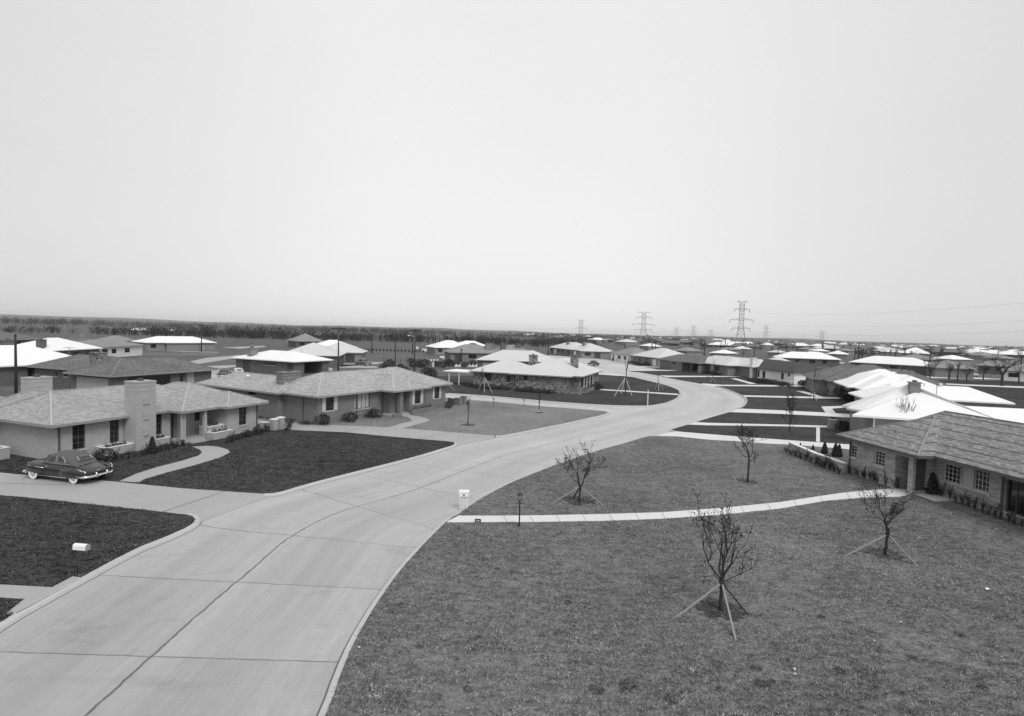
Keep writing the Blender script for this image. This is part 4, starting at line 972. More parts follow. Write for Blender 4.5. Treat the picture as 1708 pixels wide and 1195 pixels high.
sapling('thin bare tree in front of the grey shingled corner house', (1357, 668), (1363, 602), 69, .05, spread=.25)
sapling('staked sapling before the end wall of the stone house', (803, 653), (804, 606), 70, .05, spread=.25)
sapling('small sapling before the porch of the stone house', (946, 656), (946, 640), 71, .03)
def stakes_px(lab, apex, bases, n=('left', 'right', 'near', 'far')):
    c = sum((G(*b) for b in bases), Vector())/len(bases); tip = Vector((c.x, c.y, zat(apex[0], apex[1], c.x, c.y)))
    for k, b in enumerate(bases): stake('%s stake of the %s' % (n[k], lab), G(*b), tip+(G(*b)-tip).normalized()*.12, 'stakel', .085)
stakes_px('tall sparse tree on the corner lawn', (1045, 630), ((1025, 661), (1054, 660.5), (1036, 657), (1051, 641.5)))
stakes_px('lopped trunk near the bend kerb', (1097.5, 637.5), ((1091.5, 650), (1106.5, 650.5), (1098, 652)))
stakes_px('staked tree before the porch posts', (1181, 624), ((1177, 630.5), (1186, 631)))
stakes_px('nearer staked tree beside it', (1188.8, 630.5), ((1185.5, 637.5), (1192.3, 638)))
stakes_px('sapling before the stone house end wall', (801.5, 630), ((821, 655), (807.5, 655), (797, 652)))
stakes_px('sapling by the grey shingled corner house', (1357, 650), ((1350, 664), (1362, 668)))
p = G(759, 652.5); stake('lone leaning stake on the grass by the end of the shuttered house', p, p+Vector((-1.2, .6, 1.0)), 'wood', .08)
# bare trees further off: each its own crown and trunk; four kinds, copied
kinds = []
for k, (h, r, f, s_, ld) in enumerate(((9, .19, 2.2, .75, 4), (8, .22, 1.8, .95, 5), (10, .17, 3.0, .55, 4), (7, .15, 1.5, .9, 4))):
    kinds.append(dict(r0=r, fork=f, spread=s_, levels=4, kids=(2, 4), leaders=ld+1, gnarl=.45, up=.3, leafn=0, minr=.016, sides=6, reach=.78))
far_src = {}
def bare(label, b, top, k, seed=0, group='bare trees among the gardens on the right', zb=-.13):
    p = G(b[0], b[1], zb); h = zat(top[0], top[1], p.x, p.y); key = (k, seed % 3)
    if key not in far_src:
        o = tree(label, p, h, 100+k*7+seed, name='bare_tree', bark='barkf', rot=seed, group=group, **kinds[k]); far_src[key] = (o, h, o.scale[0]); return o
    o, h0, s0 = far_src[key]; s_ = s0*h/h0; return dup(o, p, seed*1.3, (s_, s_, s_), label, group)
for k, (b, t, kd, lab) in enumerate((((1551, 632), (1552, 580), 1, 'thick trunked bare tree beside the long white roofed house'), ((1583, 633), (1582, 600), 1, 'forked bare tree left of the open carport'),
        ((1597, 636), (1598, 602), 2, 'leaning bare tree before the open carport'), ((1612, 637), (1613, 608), 3, 'low bare tree in front of the car at the carport'), ((1671, 644), (1674, 590), 1, 'wide bare tree with spreading limbs near the right edge'),
        ((1699, 640), (1700, 605), 0, 'bare tree cut by the right edge of the view'), ((1640, 634), (1642, 606), 3, 'bare tree right of the carport house'), ((1655, 622), (1655, 586), 2, 'bare tree behind the dark walled house'),
        ((1473, 606), (1474, 589), 1, 'bare tree on the roofline of the long dark walled house'), ((1393, 611), (1394, 588), 0, 'bare tree by the white end wall of the long white house'), ((1353, 602), (1355, 582), 2, 'thin bare tree before the long white roofed house'),
        ((1328, 601), (1330, 583), 1, 'forked bare tree before the white garage door'), ((1317, 600), (1317, 583), 0, 'bare tree left of the forked one by the white garage door'), ((1239, 597), (1240, 583), 3, 'low bare tree above the dark roofed white house'),
        ((1290, 597), (1290, 583), 3, 'low bare tree by the leaning pole'), ((1168, 591), (1170, 574), 1, 'crooked bare tree above the grey carport roof'), ((1160, 592), (1158, 578), 0, 'slighter bare tree left of the crooked one'),
        ((1132, 592), (1132, 578), 3, 'bare tree behind the broad light roofed house'), ((1120, 590), (1119, 577), 1, 'second bare tree behind the broad light roofed house'), ((1214, 592), (1215, 578), 2, 'bare tree between two distant white roofs'),
        ((1088, 586), (1088, 569), 0, 'bare tree left of the crooked ones above the far row'), ((769, 604), (769, 580), 2, 'bare tree before the house with two chimneys'), ((1042, 586), (1042, 570), 0, 'bare tree behind the white walled house'), ((1535, 602), (1535, 586), 0, 'bare tree left of the thick trunked one'))):
    bare(lab, b, t, kd, k)
rt = random.Random(23)
for k in range(120):
    x = 1000+rt.random()*760; dep = 6+rt.random()**1.5*31; 
    if x < 1150 and dep > 20: continue
    hy = 556.5+(x-1000)*.029; p = G(x, hy+dep, -.13)
    far_h = 5+rt.random()*4
    kd = rt.randrange(4); sd = rt.randrange(3); key = (kd, sd)
    if key in far_src:
        o, h0, s0 = far_src[key]; s_ = s0*far_h/h0; dup(o, p, rt.random()*6, (s_, s_, s_), 'distant bare tree standing between the suburb houses', 'distant bare trees of the suburb')
# the bare wood along the field: nobody could count it
def wood(name, strips, seed, hh, dens, m, q4=.5):
    r = np.random.default_rng(seed); V = []
    for (xa, ya, xb, yb, depth) in strips:
        a, b = G(xa, ya, -.13), G(xb, yb, -.13); L = (b-a).length; n = int(L*dens*depth/10)
        for i in range(n):
            t = r.random(); p = a.lerp(b, t); nrm = Vector((-(b-a).y, (b-a).x, 0)).normalized(); p = p+nrm*r.random()*depth
            ph = (a.x+t*L)*.011+seed; gap = .5+.5*math.sin(ph)*math.sin(ph*2.7+1); h = hh*(.45+.45*r.random()+.45*gap)
            if r.random() > .35+.75*gap: continue
            h = h; w = h*(.45+.4*r.random())
            tw = .12+.1*r.random(); V.append(((p.x-tw, p.y, -.2), (p.x+tw, p.y, -.2), (p.x+tw*.5, p.y, h*.7), (p.x-tw*.5, p.y, h*.7)))
            K = 52; c = r.normal(size=(K, 3))*np.array([w*.4, w*.4, h*.24])+np.array([p.x, p.y, h*.5]); c[:, 2] = np.clip(c[:, 2], h*.12, h)
            for j in range(K):
                an = r.random()*6.28; s_ = h*.062*(.5+r.random()); dx, dy = math.cos(an)*s_*.55, math.sin(an)*s_*.55; tz = s_*(.5+.8*r.random()); lx = r.normal()*s_*.6
                x, y, z = c[j]; V.append(((x-dx, y-dy, z-tz), (x+dx, y+dy, z-tz*.7), (x+dx*.4+lx, y+dy*.4, z+tz), (x-dx*.6+lx, y-dy*.6, z+tz*.8)))
    A = np.array(V).reshape(-1, 3); me = bpy.data.meshes.new(name); me.from_pydata(A.tolist(), [], np.arange(len(A)).reshape(-1, 4).tolist()); me.materials.append(m); me.update()
    return tag(link(name, me), kind='stuff')
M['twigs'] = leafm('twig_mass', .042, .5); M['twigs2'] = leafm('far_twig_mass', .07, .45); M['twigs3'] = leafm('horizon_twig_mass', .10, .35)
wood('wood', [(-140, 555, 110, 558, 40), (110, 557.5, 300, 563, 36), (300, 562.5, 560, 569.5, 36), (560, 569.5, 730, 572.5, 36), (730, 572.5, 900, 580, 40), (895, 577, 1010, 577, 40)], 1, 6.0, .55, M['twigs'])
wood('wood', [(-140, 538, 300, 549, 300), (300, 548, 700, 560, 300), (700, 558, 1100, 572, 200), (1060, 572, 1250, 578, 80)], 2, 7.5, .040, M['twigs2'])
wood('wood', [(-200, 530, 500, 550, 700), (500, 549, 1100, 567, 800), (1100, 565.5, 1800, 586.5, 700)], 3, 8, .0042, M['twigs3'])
h = MB(); rr = random.Random(4); N = 120
for band_, (dist, hz) in enumerate(((5200, 16), (3600, 9))):
    P0 = [(math.radians(135-100*i/N), hz*(.45+.35*math.sin(i*.17+band_)+.2*math.sin(i*.6)+.35*max(0, 1-i/55)*(band_ == 0)*2+rr.random()*.12)) for i in range(N+1)]
    for i in range(N):
        (a, z0), (c, z1) = P0[i], P0[i+1]; d2 = dist+900
        PP = lambda t, d, z: (d*math.cos(t), d*math.sin(t), z)
        h.face([PP(a, dist, -1), PP(c, dist, -1), PP(c, dist+400, z1-.13), PP(a, dist+400, z0-.13)]); h.face([PP(a, dist+400, z0-.13), PP(c, dist+400, z1-.13), PP(c, d2+900, -1), PP(a, d2+900, -1)])
tag(h.build('hills', M['field']), kind='structure')
# shrubs
def shrub_mesh(kind, seed):
    q = random.Random(seed); b = MB()
    def leafq(c, s_):
        u = Vector((q.uniform(-1, 1), q.uniform(-1, 1), q.uniform(-.7, .9))).normalized()*s_; v = u.cross(Vector((q.uniform(-1, 1), q.uniform(-1, 1), q.uniform(-1, 1)))).normalized()*s_*.55; c = Vector(c)
        b.face([c-u, c+v, c+u, c-v], 1)
    if kind == 'round':
        for k in range(7): a = q.uniform(0, 6.28); b.tube([(0, 0, -.05), (math.cos(a)*.2, math.sin(a)*.2, .4), (math.cos(a)*.36, math.sin(a)*.36, .75)], [.02, .015, .006], 4)
        for k in range(520):
            a, z = q.uniform(0, 6.28), q.uniform(-.75, 1); r = math.sqrt(max(0, 1-z*z))*(.5+.62*q.random()**.6)*(1+.25*math.sin(3*a+seed))
            leafq((r*.5*math.cos(a), r*.5*math.sin(a), .45+.45*z*(.75+.4*q.random())), q.uniform(.045, .085))
    elif kind == 'leggy':
        for k in range(5):
            a = q.uniform(0, 6.28); h_ = q.uniform(.5, 1.0); l = q.uniform(.05, .25); pts = [(0, 0, -.05), (math.cos(a)*l*.5, math.sin(a)*l*.5, h_*.5), (math.cos(a)*l, math.sin(a)*l, h_)]
            b.tube(pts, [.014, .011, .005], 4)
            for j in range(24): t = q.uniform(.25, 1.05); leafq((math.cos(a)*l*t+q.gauss(0, .05), math.sin(a)*l*t+q.gauss(0, .05), h_*t+q.gauss(0, .03)), .05)
    elif kind == 'cone':
        b.tube([(0, 0, -.05), (0, 0, .9)], [.03, .008], 5)
        for k in range(1500): z = q.random()**1.3; a = q.uniform(0, 6.28); r = (.05+.34*(1-z)**.8)*min(1, .5+z*5)*(.45+.55*q.random()**.5); leafq((r*math.cos(a), r*math.sin(a), .03+z), .06)
    elif kind == 'low':
        for k in range(170): a, r = q.uniform(0, 6.28), .5*math.sqrt(q.random()); leafq((r*math.cos(a), r*math.sin(a), .04+.28*q.random()*(1-r)), .05)
    return b
SH = {}
for kd in ('round', 'leggy', 'cone', 'low'):
    for v in range(2): SH[kd, v] = shrub_mesh(kd, 5+v*9+len(kd)).mesh('shrub_'+kd, [M['bark'], M['shrub']])
rs_ = random.Random(31)
def shrub(label, loc, h, kind='round', w=1.0, group=None, name='shrub'):
    o = link(name, SH[kind, rs_.randrange(2)], None, loc, rs_.random()*6.28); o.scale = (h*w, h*w, h); return tag(o, label, 'shrub', group)
def shrubs_px(label, pts, kind, h, group, w=1.0, z=0.0):
    for p in pts: shrub(label, G(p[0], p[1], z), h*rs_.uniform(.7, 1.3), kind, w, group)
shrub('clipped cone shaped evergreen at the foot of the front chimney', G(254, 757), 1.2, 'cone', .72, name='evergreen_shrub')
shrub('large round dark shrub between the wall and the parked car', G(176, 770), .95, 'round', 1.3)
def line_px(a, b, n): return [(a[0]+(b[0]-a[0])*(k+.5)/n+rs_.uniform(-2, 2), a[1]+(b[1]-a[1])*(k+.5)/n+rs_.uniform(-1, 1)) for k in range(n)]
shrubs_px('leafy low shrub in the bed along the right end of the painted brick house', line_px((378, 740), (452, 719), 15)+line_px((385, 738), (455, 716), 10), 'leggy', .72, 'shrubs before the right end of the painted brick house', 1.1)
shrubs_px('leggy shrub in the bed under the planters of the painted brick house', line_px((232, 763), (250, 757), 4)+line_px((262, 755), (310, 743), 9)+line_px((190, 768), (228, 764), 4)+line_px((150, 775), (170, 772), 3), 'leggy', .7, 'shrubs under the planters of the painted brick house', 1.2)
def in_planter(label, h, x0, x1, y, z, n, grp):
    for k in range(n): p = h.wpt(x0+(x1-x0)*(k+.5)/n, y, z); shrub(label, p, rs_.uniform(.4, .6), 'leggy', 1.3, grp, 'planter_plant')
in_planter('leafy plant growing in the planter behind the parked car', A, 3.3, 4.9, 0, .42, 6, 'plants in the first planter'); in_planter('leafy plant growing in the planter right of the front chimney', A, 6.9, 8.0, .1, .38, 5, 'plants in the second planter')
in_planter('leafy plant in the raised planter on the porch', A, 11.0, 12.3, -.7, .8, 5, 'plants in the raised porch planter'); in_planter('leafy plant in the low planter at the foot of the porch', A, 10.7, 12.3, -1.7, .42, 6, 'plants in the low porch planter')
in_planter('low plant in the long planter under the shuttered window', B, 11.8, 15.4, -1.55, .36, 9, 'plants in the long brick planter')
shrubs_px('dark shrub beside the drive at the right end gate pillars', [(478, 718), (483, 716)], 'leggy', 1.0, 'shrubs at the gate pillars', 1.3)
shrub('round shrub at the corner of the tan brick house', G(539, 709), 1.15, 'round', 1.15); shrub('round shrub between the two front windows of the tan brick house', G(584, 704), 1.05, 'round', 1.3)
shrub('spreading shrub left of the entrance of the tan brick house', G(624, 697), 1.0, 'round', 1.5); shrub('round shrub right of the last shuttered window', G(749, 681), .95, 'round', 1.1)
shrub('loose open shrub right of the low brick gate pillars', G(780, 678), 1.0, 'leggy', 1.0)
shrubs_px('low shrub against the side wall of the tan brick house', [(441, 697), (452, 699), (481, 703), (509, 708), (515, 708)], 'low', 1.0, 'shrubs by the side wall of the tan brick house', 1.1)
shrubs_px('pale leafed plant under the front windows of the tan brick house', line_px((550, 703), (575, 700), 4)+line_px((594, 699), (612, 696), 4), 'leggy', .55, 'pale plants under the front windows', 1.3)
shrubs_px('dark low shrub along the stone wall of the corner house', line_px((775, 645), (850, 651), 9)+line_px((862, 653), (924, 657), 8), 'round', .75, 'shrubs along the stone house', 1.4)
shrubs_px('dark shrub at the right end of the stone house porch', [(982, 648), (996, 645), (1000, 650), (990, 650)], 'round', 1.3, 'shrubs at the end of the stone porch', 1.2)
shrubs_px('leggy shrub in the bed along the thin brick house front', line_px((1415, 790), (1500, 817), 13)+line_px((1566, 829), (1708, 882), 13), 'leggy', .9, 'shrubs along the thin brick house', .85)
shrub('pointed evergreen right of the entrance of the thin brick house', G(1553, 825), 1.35, 'cone', .95, name='evergreen_shrub')
for x, y, h_, n in ((1375, 757, .95, 'third'), (1393, 762, 1.05, 'fourth'), (1399, 762.5, 1.0, 'last'), (1356, 751, .45, 'second'), (1335, 744, .3, 'first')): shrub('%s small dark evergreen in the row behind the low brick wall' % n, G(x, y), h_, 'cone', .8, 'evergreens behind the low brick wall', 'evergreen_shrub')
shrubs_px('sprawling shrub against the near side of the low brick wall', line_px((1306, 754), (1404, 792), 12), 'leggy', .8, 'shrubs against the low brick wall', 1.5)
shrubs_px('dark shrub crowding the round gate pier at the white house corner', [(1392, 714), (1398, 717), (1404, 713), (1410, 718), (1388, 711), (1415, 715)], 'round', 1.05, 'shrubs at the white house corner', .8)
shrubs_px('dark shrub before the front of the white brick house', line_px((1250, 636), (1320, 646), 13), 'round', .9, 'shrubs before the white brick house', 1.6)
shrubs_px('round dark shrub at the grey shingled corner house', [(1341, 645), (1345, 646), (1337, 644), (1395, 660), (1411, 668), (1418, 668), (1424, 668)], 'round', 1.5, 'shrubs at the grey shingled house', 1.2)
shrubs_px('dark shrub before the far row of houses', line_px((1050, 608), (1095, 610.5), 9)+line_px((1020, 602), (1046, 604), 5)+line_px((970, 591), (1000, 596), 4), 'round', 1.2, 'shrubs before the far row', 1.5)
shrubs_px('rough garden bush in the back gardens beside the tall pole', [(695, 612), (702, 614), (708, 613), (676, 622), (668, 616), (685, 606), (655, 618), (700, 606), (712, 627), (720, 630), (690, 614), (640, 614), (650, 612), (728, 612), (738, 614), (750, 612), (762, 612), (775, 613), (788, 612), (748, 609)], 'round', 1.7, 'bushes in the back gardens', 1.2, -.13)
shrubs_px('dark shrub before the light roofed house with porch posts', line_px((1150, 618.5), (1205, 628.5), 8), 'round', .9, 'shrubs before the porch posts', 1.6)
for k, (x, y, h_) in enumerate(((995, 1153, .26), (1046, 1147, .3), (1262, 1116, .2), (1272, 1143, .26), (1118, 1170, .2), (948, 1006, .2), (1202, 1152, .16), (1287, 1138, .15), (700, 1080, .14), (1400, 1120, .2), (1520, 1098, .16), (1370, 1030, .15), (830, 950, .15), (1120, 905, .14), (1600, 1060, .18), (780, 1150, .16), (1640, 1150, .2), (1215, 905, .12))):
    shrub('dark weed tuft in the pale turf of the big front lawn', G(x, y), h_*1.6, 'low', 1.0, 'weed tufts in the front lawn', 'weed_tuft')  # small weed tufts, drawn with the low shrub mesh
# ------------------------------------------------------------------ poles, wires, towers
POLE = {}
def pole(key, label, b, top, arms=1, m='pole', aw=2.6, extra=None, group=None, r=.19, zb=-.13, adir=None, lean=0):
    p = G(b[0], b[1], zb); h = zat(top[0], top[1], p.x, p.y); t = thing('utility_pole', label, 'utility pole', p, 0 if adir is None else adir, group)
    q = MB(); q.tube([(0, 0, -.1), (lean*.5, 0, h*.5), (lean, 0, h)], [r, r*.85, r*.65], 8); q.build('shaft', M[m], t)
    for k in range(arms):
        z = h-.25-k*.75; x = lean*z/h; q = MB(); q.box((x-aw/2, -.24, z-.12), (x+aw/2, -.08, z+.12))
        q.bar((x-aw*.3, -.14, z-.05), (x, -.1, z-.75), .05); q.bar((x+aw*.3, -.14, z-.05), (x, -.1, z-.75), .05); q.build('crossarm', M['pole'], t)
        q = MB()
        for f in (-.47, -.28, .28, .47): q.lathe([(.045, 0), (.06, .08), (.03, .18)], 6, (x+f*aw, -.14, z+.07))
        q.build('insulator', M['door'], t)
    if extra == 'transformer':
        q = MB(); q.lathe([(.001, 0), (.28, 0), (.3, .1), (.3, .9), (.22, 1.0), (.001, 1.02)], 10, (.45, 0, h-2.2)); q.build('transformer', M['pole'], t)
    if extra == 'lamp':
        q = MB(); q.tube([(0, 0, h-1.7), (-.7, -.4, h-1.4), (-1.2, -.6, h-1.45)], .035, 6); q.lathe([(.001, .15), (.3, 0), (.28, -.05), (.001, -.06)], 10, (-1.3, -.65, h-1.45)); q.build('street_lamp_arm', M['white'], t)
    POLE[key] = (p, h, t); return t
pole('a', 'dark round pole at the left edge behind the painted brick house', (27, 664), (27, 556), 0, r=.17)
pole('b', 'dark pole before the lone white roofed house', (336, 587), (335, 541), 1, aw=2.0)
pole('c', 'pale pole with a wide crossarm before the light grey roofs', (564, 621), (563, 545), 1, 'polel', 3.0)
pole('d', 'tall pale pole with crossarm and street lamp arm', (691, 622), (691, 548.5), 1, 'polel', 2.6, 'lamp')
pole('e', 'dark pole without crossarm left of the tall pale one', (659, 616), (660, 560), 0, r=.12)
pole('f', 'thin dark pole in the back gardens before the field', (620, 590), (620, 556), 0)
pole('g', 'thin second pole just behind the tall pale one', (688, 591), (687.5, 551), 0)
pole('h', 'pole far out before the bare wood', (457, 560), (456.5, 541), 1); pole('i', 'thin pole before the wood right of the street lamp', (723.5, 573), (723, 552), 0); pole('j', 'thin pole left of the white roofed house', (733, 574), (733, 551.5), 0)
pole('k', 'slim dark pole on the grass behind the stone house', (914, 593), (916, 557), 0)
R_ = (('l', 1093, 586, 1093, 568, 1), ('m', 1150, 590, 1149, 564, 0), ('n', 1174, 590, 1174, 568, 1), ('o', 1202, 589, 1202, 567, 1), ('p', 1258, 598, 1258, 573, 0), ('q', 1417.5, 592, 1417.5, 573, 0), ('r', 1371.5, 590, 1371, 569, 1), ('s', 1510, 597, 1510, 576, 0), ('u', 1572, 600, 1571, 583, 1), ('v', 1598, 604, 1597, 585, 0), ('w', 1664, 606, 1664, 580, 0), ('x', 1213, 588, 1212.5, 571, 0), ('y', 1635, 596, 1635, 582, 1))
RL = {'l': 'pole above the roofs of the far row', 'm': 'thick dark pole among the crooked bare trees', 'n': 'pole right of the thick dark one', 'o': 'tall dark pole behind the grey carport roof', 'p': 'pole behind the white chimney house', 'q': 'pole between distant white roofs right of the small tower', 'r': 'pole at the foot of the small right tower', 's': 'pole before the pointed white roof', 'u': 'pole right of the pointed white roof', 'v': 'short pole beyond the carport house', 'w': 'pole at the right edge among grey roofs', 'x': 'thin pole right of the tall dark one', 'y': 'faint pole in the right hand suburb'}
for k, bx, by, tx, ty, a in R_: pole(k, RL[k], (bx, by), (tx, ty), a, group=None)
pole('z', 'leaning pole with a crossarm left of the long white house', (1295.8, 599), (1299.8, 567.5), 1, lean=.9)
pole('aa', 'pole with a crossarm behind the grey shingled roof', (1428.5, 615), (1432, 571), 1, lean=.5)
pole('ab', 'shorter dark pole with a transformer beside the crossarmed one', (1424, 615), (1426.5, 580), 0, extra='transformer', lean=.2)
pole('ac', 'pole with a crossarm in front of the thick trunked bare tree', (1550, 618), (1551.5, 577), 1)
def wire(label, a, b, sag, r=.012, name='power_line', group='overhead wires', n=14):
    a, b = Vector(a), Vector(b); pts = [a.lerp(b, k/n)-Vector((0, 0, sag*4*(k/n)*(1-k/n))) for k in range(n+1)]
    q = MB(); q.tube(pts, r, 3, 0, False); tag(q.build(name, M['wire'], None), label, 'wire', group)
def ptop(k, dz=.3): p, h, t = POLE[k]; return p+Vector((0, 0, h-dz))
for a, b in (('l', 'm'), ('m', 'n'), ('n', 'o'), ('o', 'p'), ('p', 'z'), ('z', 'aa'), ('aa', 'ac'), ('c', 'd'), ('b', 'c')):
    for k, off in enumerate((-.9, .9)): wire('thin wire slung between two utility poles', ptop(a)+Vector((off, 0, .1)), ptop(b)+Vector((off, 0, .1)), .9, .014, group='wires between the utility poles')
def tower(label, x, base_y, top_y, arms, bw, tw, hook=True, group=None, z0=-.13):
    p = G(x, base_y, z0); h = zat(x, top_y, p.x, p.y); t = thing('transmission_tower', label, 'pylon', p, math.atan2(p.y, p.x)-math.pi/2, group)
    q = MB(); s_ = h/60; waist = .52
    def half(z): f = z/h; return bw/2+(tw/2-bw/2)*min(1, f/waist) if f < waist else tw/2
    lv = [0, .14, .27, .38, .46, .52]+[.52+.48*k/8 for k in range(1, 9)]
    th = max(.16, .0075*h)
    for i in range(len(lv)-1):
        za, zb = lv[i]*h, lv[i+1]*h; a, b = half(za), half(zb)
        for sx in (-1, 1):
            for sy in (-1, 1): q.bar((sx*a, sy*a*.6, za), (sx*b, sy*b*.6, zb), th)
            q.bar((sx*a, -a*.6, za), (sx*b, b*.6, zb), th*.45)
        for sy in (-1, 1):
            q.bar((-a, sy*a*.6, za), (b, sy*b*.6, zb), th*.5); q.bar((a, sy*a*.6, za), (-b, sy*b*.6, zb), th*.5); q.bar((-b, sy*b*.6, zb), (b, sy*b*.6, zb), th*.5)
    q.build('lattice', M['steel'], t)
    for k, (f, w) in enumerate(arms):
        z = f*h; q = MB()
        q.bar((-w, 0, z), (w, 0, z), th*.8)
        for sx in (-1, 1): q.bar((sx*w, 0, z), (sx*tw/2, 0, z+.03*h), th*.5); q.bar((sx*w*.5, 0, z), (sx*tw/2, 0, z+.03*h), th*.4)
        q.build('crossarm', M['steel'], t)
        if hook and k:
            q = MB()
            for sx in (-1, 1): q.tube([(sx*w, 0, z), (sx*w, 0, z-.055*h)], th*.5, 5)
            q.build('insulator', M['pole'], t)
    return p, h
ARM = ((1.0, 3.2), (.855, 4.2), (.655, 6.4), (.49, 5.0))
TA = tower('tall lattice pylon standing nearest on the right of the bend', 1234, 590.5, 503.5, ARM, 8.0, 2.6)
TB = tower('lattice pylon second from the tallest one above the far row', 1072, 579, 521.5, ((1, 4.6), (.86, 6.0), (.66, 8.6), (.5, 6.6)), 10, 3.0)
TC = tower('lattice pylon with dark insulators left of the other two', 968, 576, 534, ((1, 3.2), (.68, 4.4), (.42, 6.0)), 9, 3.0)
for k, (x, by, ty, lab) in enumerate(((1156, 569, 543.5, 'small far pylon midway between two tall ones'), (1277, 572, 543.5, 'far pylon right of the tallest one'), (1370, 580, 552, 'far pylon right beside a utility pole'), (1185, 567.5, 550, 'tiny pylon on the horizon left of the tallest one'), (1128, 566.5, 546, 'tiny faint pylon on the horizon right of the second tall one'))):
    d_ = G(x, by).length/940; tower(lab, x, by, ty, ((1, 5*d_), (.84, 7*d_), (.62, 9.5*d_), (.45, 7*d_)), 13*d_, 4.2*d_, False)
def wpx(x, y, d): r = ray(x, y); return Vector((r.x, r.y, 0)).normalized()*d+Vector((0, 0, CAMH+r.z/math.hypot(r.x, r.y)*d))
for k, (f, w) in enumerate(ARM[1:]):
    a = TA[0]+Vector((w, 0, f*TA[1]-1.6)); b = wpx(1990, (478, 516, 538)[k], 190)
    wire('long high voltage line running from the tallest pylon out to the right', a, b, (3.2, 3.0, 2.6)[k], .022, 'high_voltage_line', 'high voltage lines', 24)
    wire('high voltage line between the two tall pylons', TA[0]+Vector((-w, 0, f*TA[1]-1.6)), TB[0]+Vector((w, 0, (1, .86, .66, .5)[k+1]*TB[1]-1.6)), 4, .02, 'high_voltage_line', 'lines between pylons', 16)
def mast(label, b, top, cross=None):
    p = G(b[0], b[1], 0); z = zat(top[0], top[1], p.x, p.y); t = thing('antenna_mast', label, 'antenna', p); q = MB(); q.tube([(0, 0, -.1), (0, 0, z)], .035, 6); q.build('pole', M['steel'], t)
    if cross:
        q = MB(); q.bar((-.7, 0, z-.1), (.7, 0, z-.1), .03)
        for k in range(5): q.bar((-.6+.3*k, -.45, z-.1), (-.6+.3*k, .45, z-.1), .02)
        q.build('aerial', M['steel'], t)
mast('thin mast with a small aerial before the dark grey house', (116, 650), (116, 579), True); mast('thin mast standing at the white garage house', (502.5, 622), (502.5, 583)); mast('thin mast with aerial by the stepped chimney', (447, 604), (447.5, 559), True)
mast('thin vent mast rising from behind the big white roof', (1559, 700), (1559.5, 637))
# ------------------------------------------------------------------ street furniture
p = G(866, 877.5); h_ = H_at(866, 877.5, 867.6, 821); t = thing('lamp_post', 'black iron lamp post with a lantern beside the long front walk', 'lamp post', p)
q = MB(); q.lathe([(.055, -.05), (.055, .12), (.035, .16), (.032, h_-.42), (.05, h_-.40), (.03, h_-.37)], 10); q.build('post', M['iron'], t)
q = MB()
for sx, sy in ((-1, -1), (1, -1), (1, 1), (-1, 1)): q.bar((sx*.05, sy*.05, h_-.37), (sx*.095, sy*.095, h_-.13), .016)
q.lathe([(.16, h_-.135), (.155, h_-.12), (.07, h_-.05), (.02, h_-.03), (.03, h_), (.001, h_+.015)], 8); q.build('lantern', M['iron'], t)
q = MB(); k = [(-.045, -.36), (.088, -.135)]
def sq(w, z): return [(-w, -w, z), (w, -w, z), (w, w, z), (-w, w, z)]
q.loft([sq(.043, h_-.36), sq(.088, h_-.14)], 0, True, False); q.build('lantern_glass', plain('lantern_glass', .35, .2, .5), t)
q = MB(); q.bar((-.17, 0, h_-.55), (.17, 0, h_-.55), .018); q.build('ladder_bar', M['iron'], t)
p = G(773.5, 847.5); h_ = H_at(773.5, 847.5, 773, 819); t = thing('mailbox', 'white mailbox on a lattice stand at the kerb by the front walk', 'mailbox', p, .05)
q = MB(); q.box((-.25, -.2, h_-.26), (.25, .2, h_-.07)); q.box((-.27, -.21, h_-.069), (.27, .21, h_)); q.build('box', M['white'], t)
q = MB(); q.lathe([(.001, -.23), (.045, -.23), (.045, -.205)], 10, (0, 0, h_-.16), 0, 'y'); q.build('latch', M['iron'], t)
q = MB()
for x in (-.20, 0, .20):
    for y in (-.13, .13): q.bar((x, y, -.05), (x, y, h_-.261), .026)
for y in (-.13, .13):
    for z in (.05, .30, .5, h_-.28): q.bar((-.2, y, z), (.2, y, z), .02)
    for k in range(3):
        for s_ in (-1, 1):
            c0 = .1*s_; z0 = .08+.19*k; q.tube([(c0-.07*s_, y, z0), (c0+.05*s_, y, z0+.05), (c0+.06*s_, y, z0+.11), (c0-.03*s_, y, z0+.14), (c0-.06*s_, y, z0+.19)], .012, 5)
q.build('lattice_stand', M['white'], t)
p = G(797, 872); t = thing('number_sign', 'small black sign with a pale panel on the edge of the front walk', 'sign', p)
q = MB(); q.box((-.15, -.02, .05), (.15, .02, .17)); q.bar((-.12, 0, -.05), (-.12, 0, .05), .02); q.bar((.12, 0, -.05), (.12, 0, .05), .02); q.box((-.13, -.03, .171), (.13, .03, .185)); q.build('board', M['iron'], t)
q = MB(); q.box((-.085, -.024, .085), (.085, -.0205, .135)); q.build('panel', M['frame'], t)
p = G(129, 962.5); z = zat(129, 916, p.x, p.y); t = thing('mailbox', 'white loaf shaped mailbox on a thin rod by the kerb step', 'mailbox', p, -.12)
q = MB(); q.tube([(0, 0, -.1), (0, 0, z)], .014, 6); q.build('rod', M['iron'], t)
sec = [(-.1, 0), (.1, 0), (.1, .13)]+[(.1*math.cos(a), .13+.085*math.sin(a)) for a in [math.pi*k/8 for k in range(1, 8)]]+[(-.1, .13)]
q = MB(); q.loft([[(-.09, y, z+w) for y, w in sec], [(.43, y, z+w) for y, w in sec]], 0, True, False); q.build('box', M['white'], t)
q = MB(); q.loft([[(.431, y*1.05, z-.005+w*1.04) for y, w in sec], [(.455, y*1.05, z-.005+w*1.04) for y, w in sec]], 0, True, False); q.build('door', M['trim'], t)
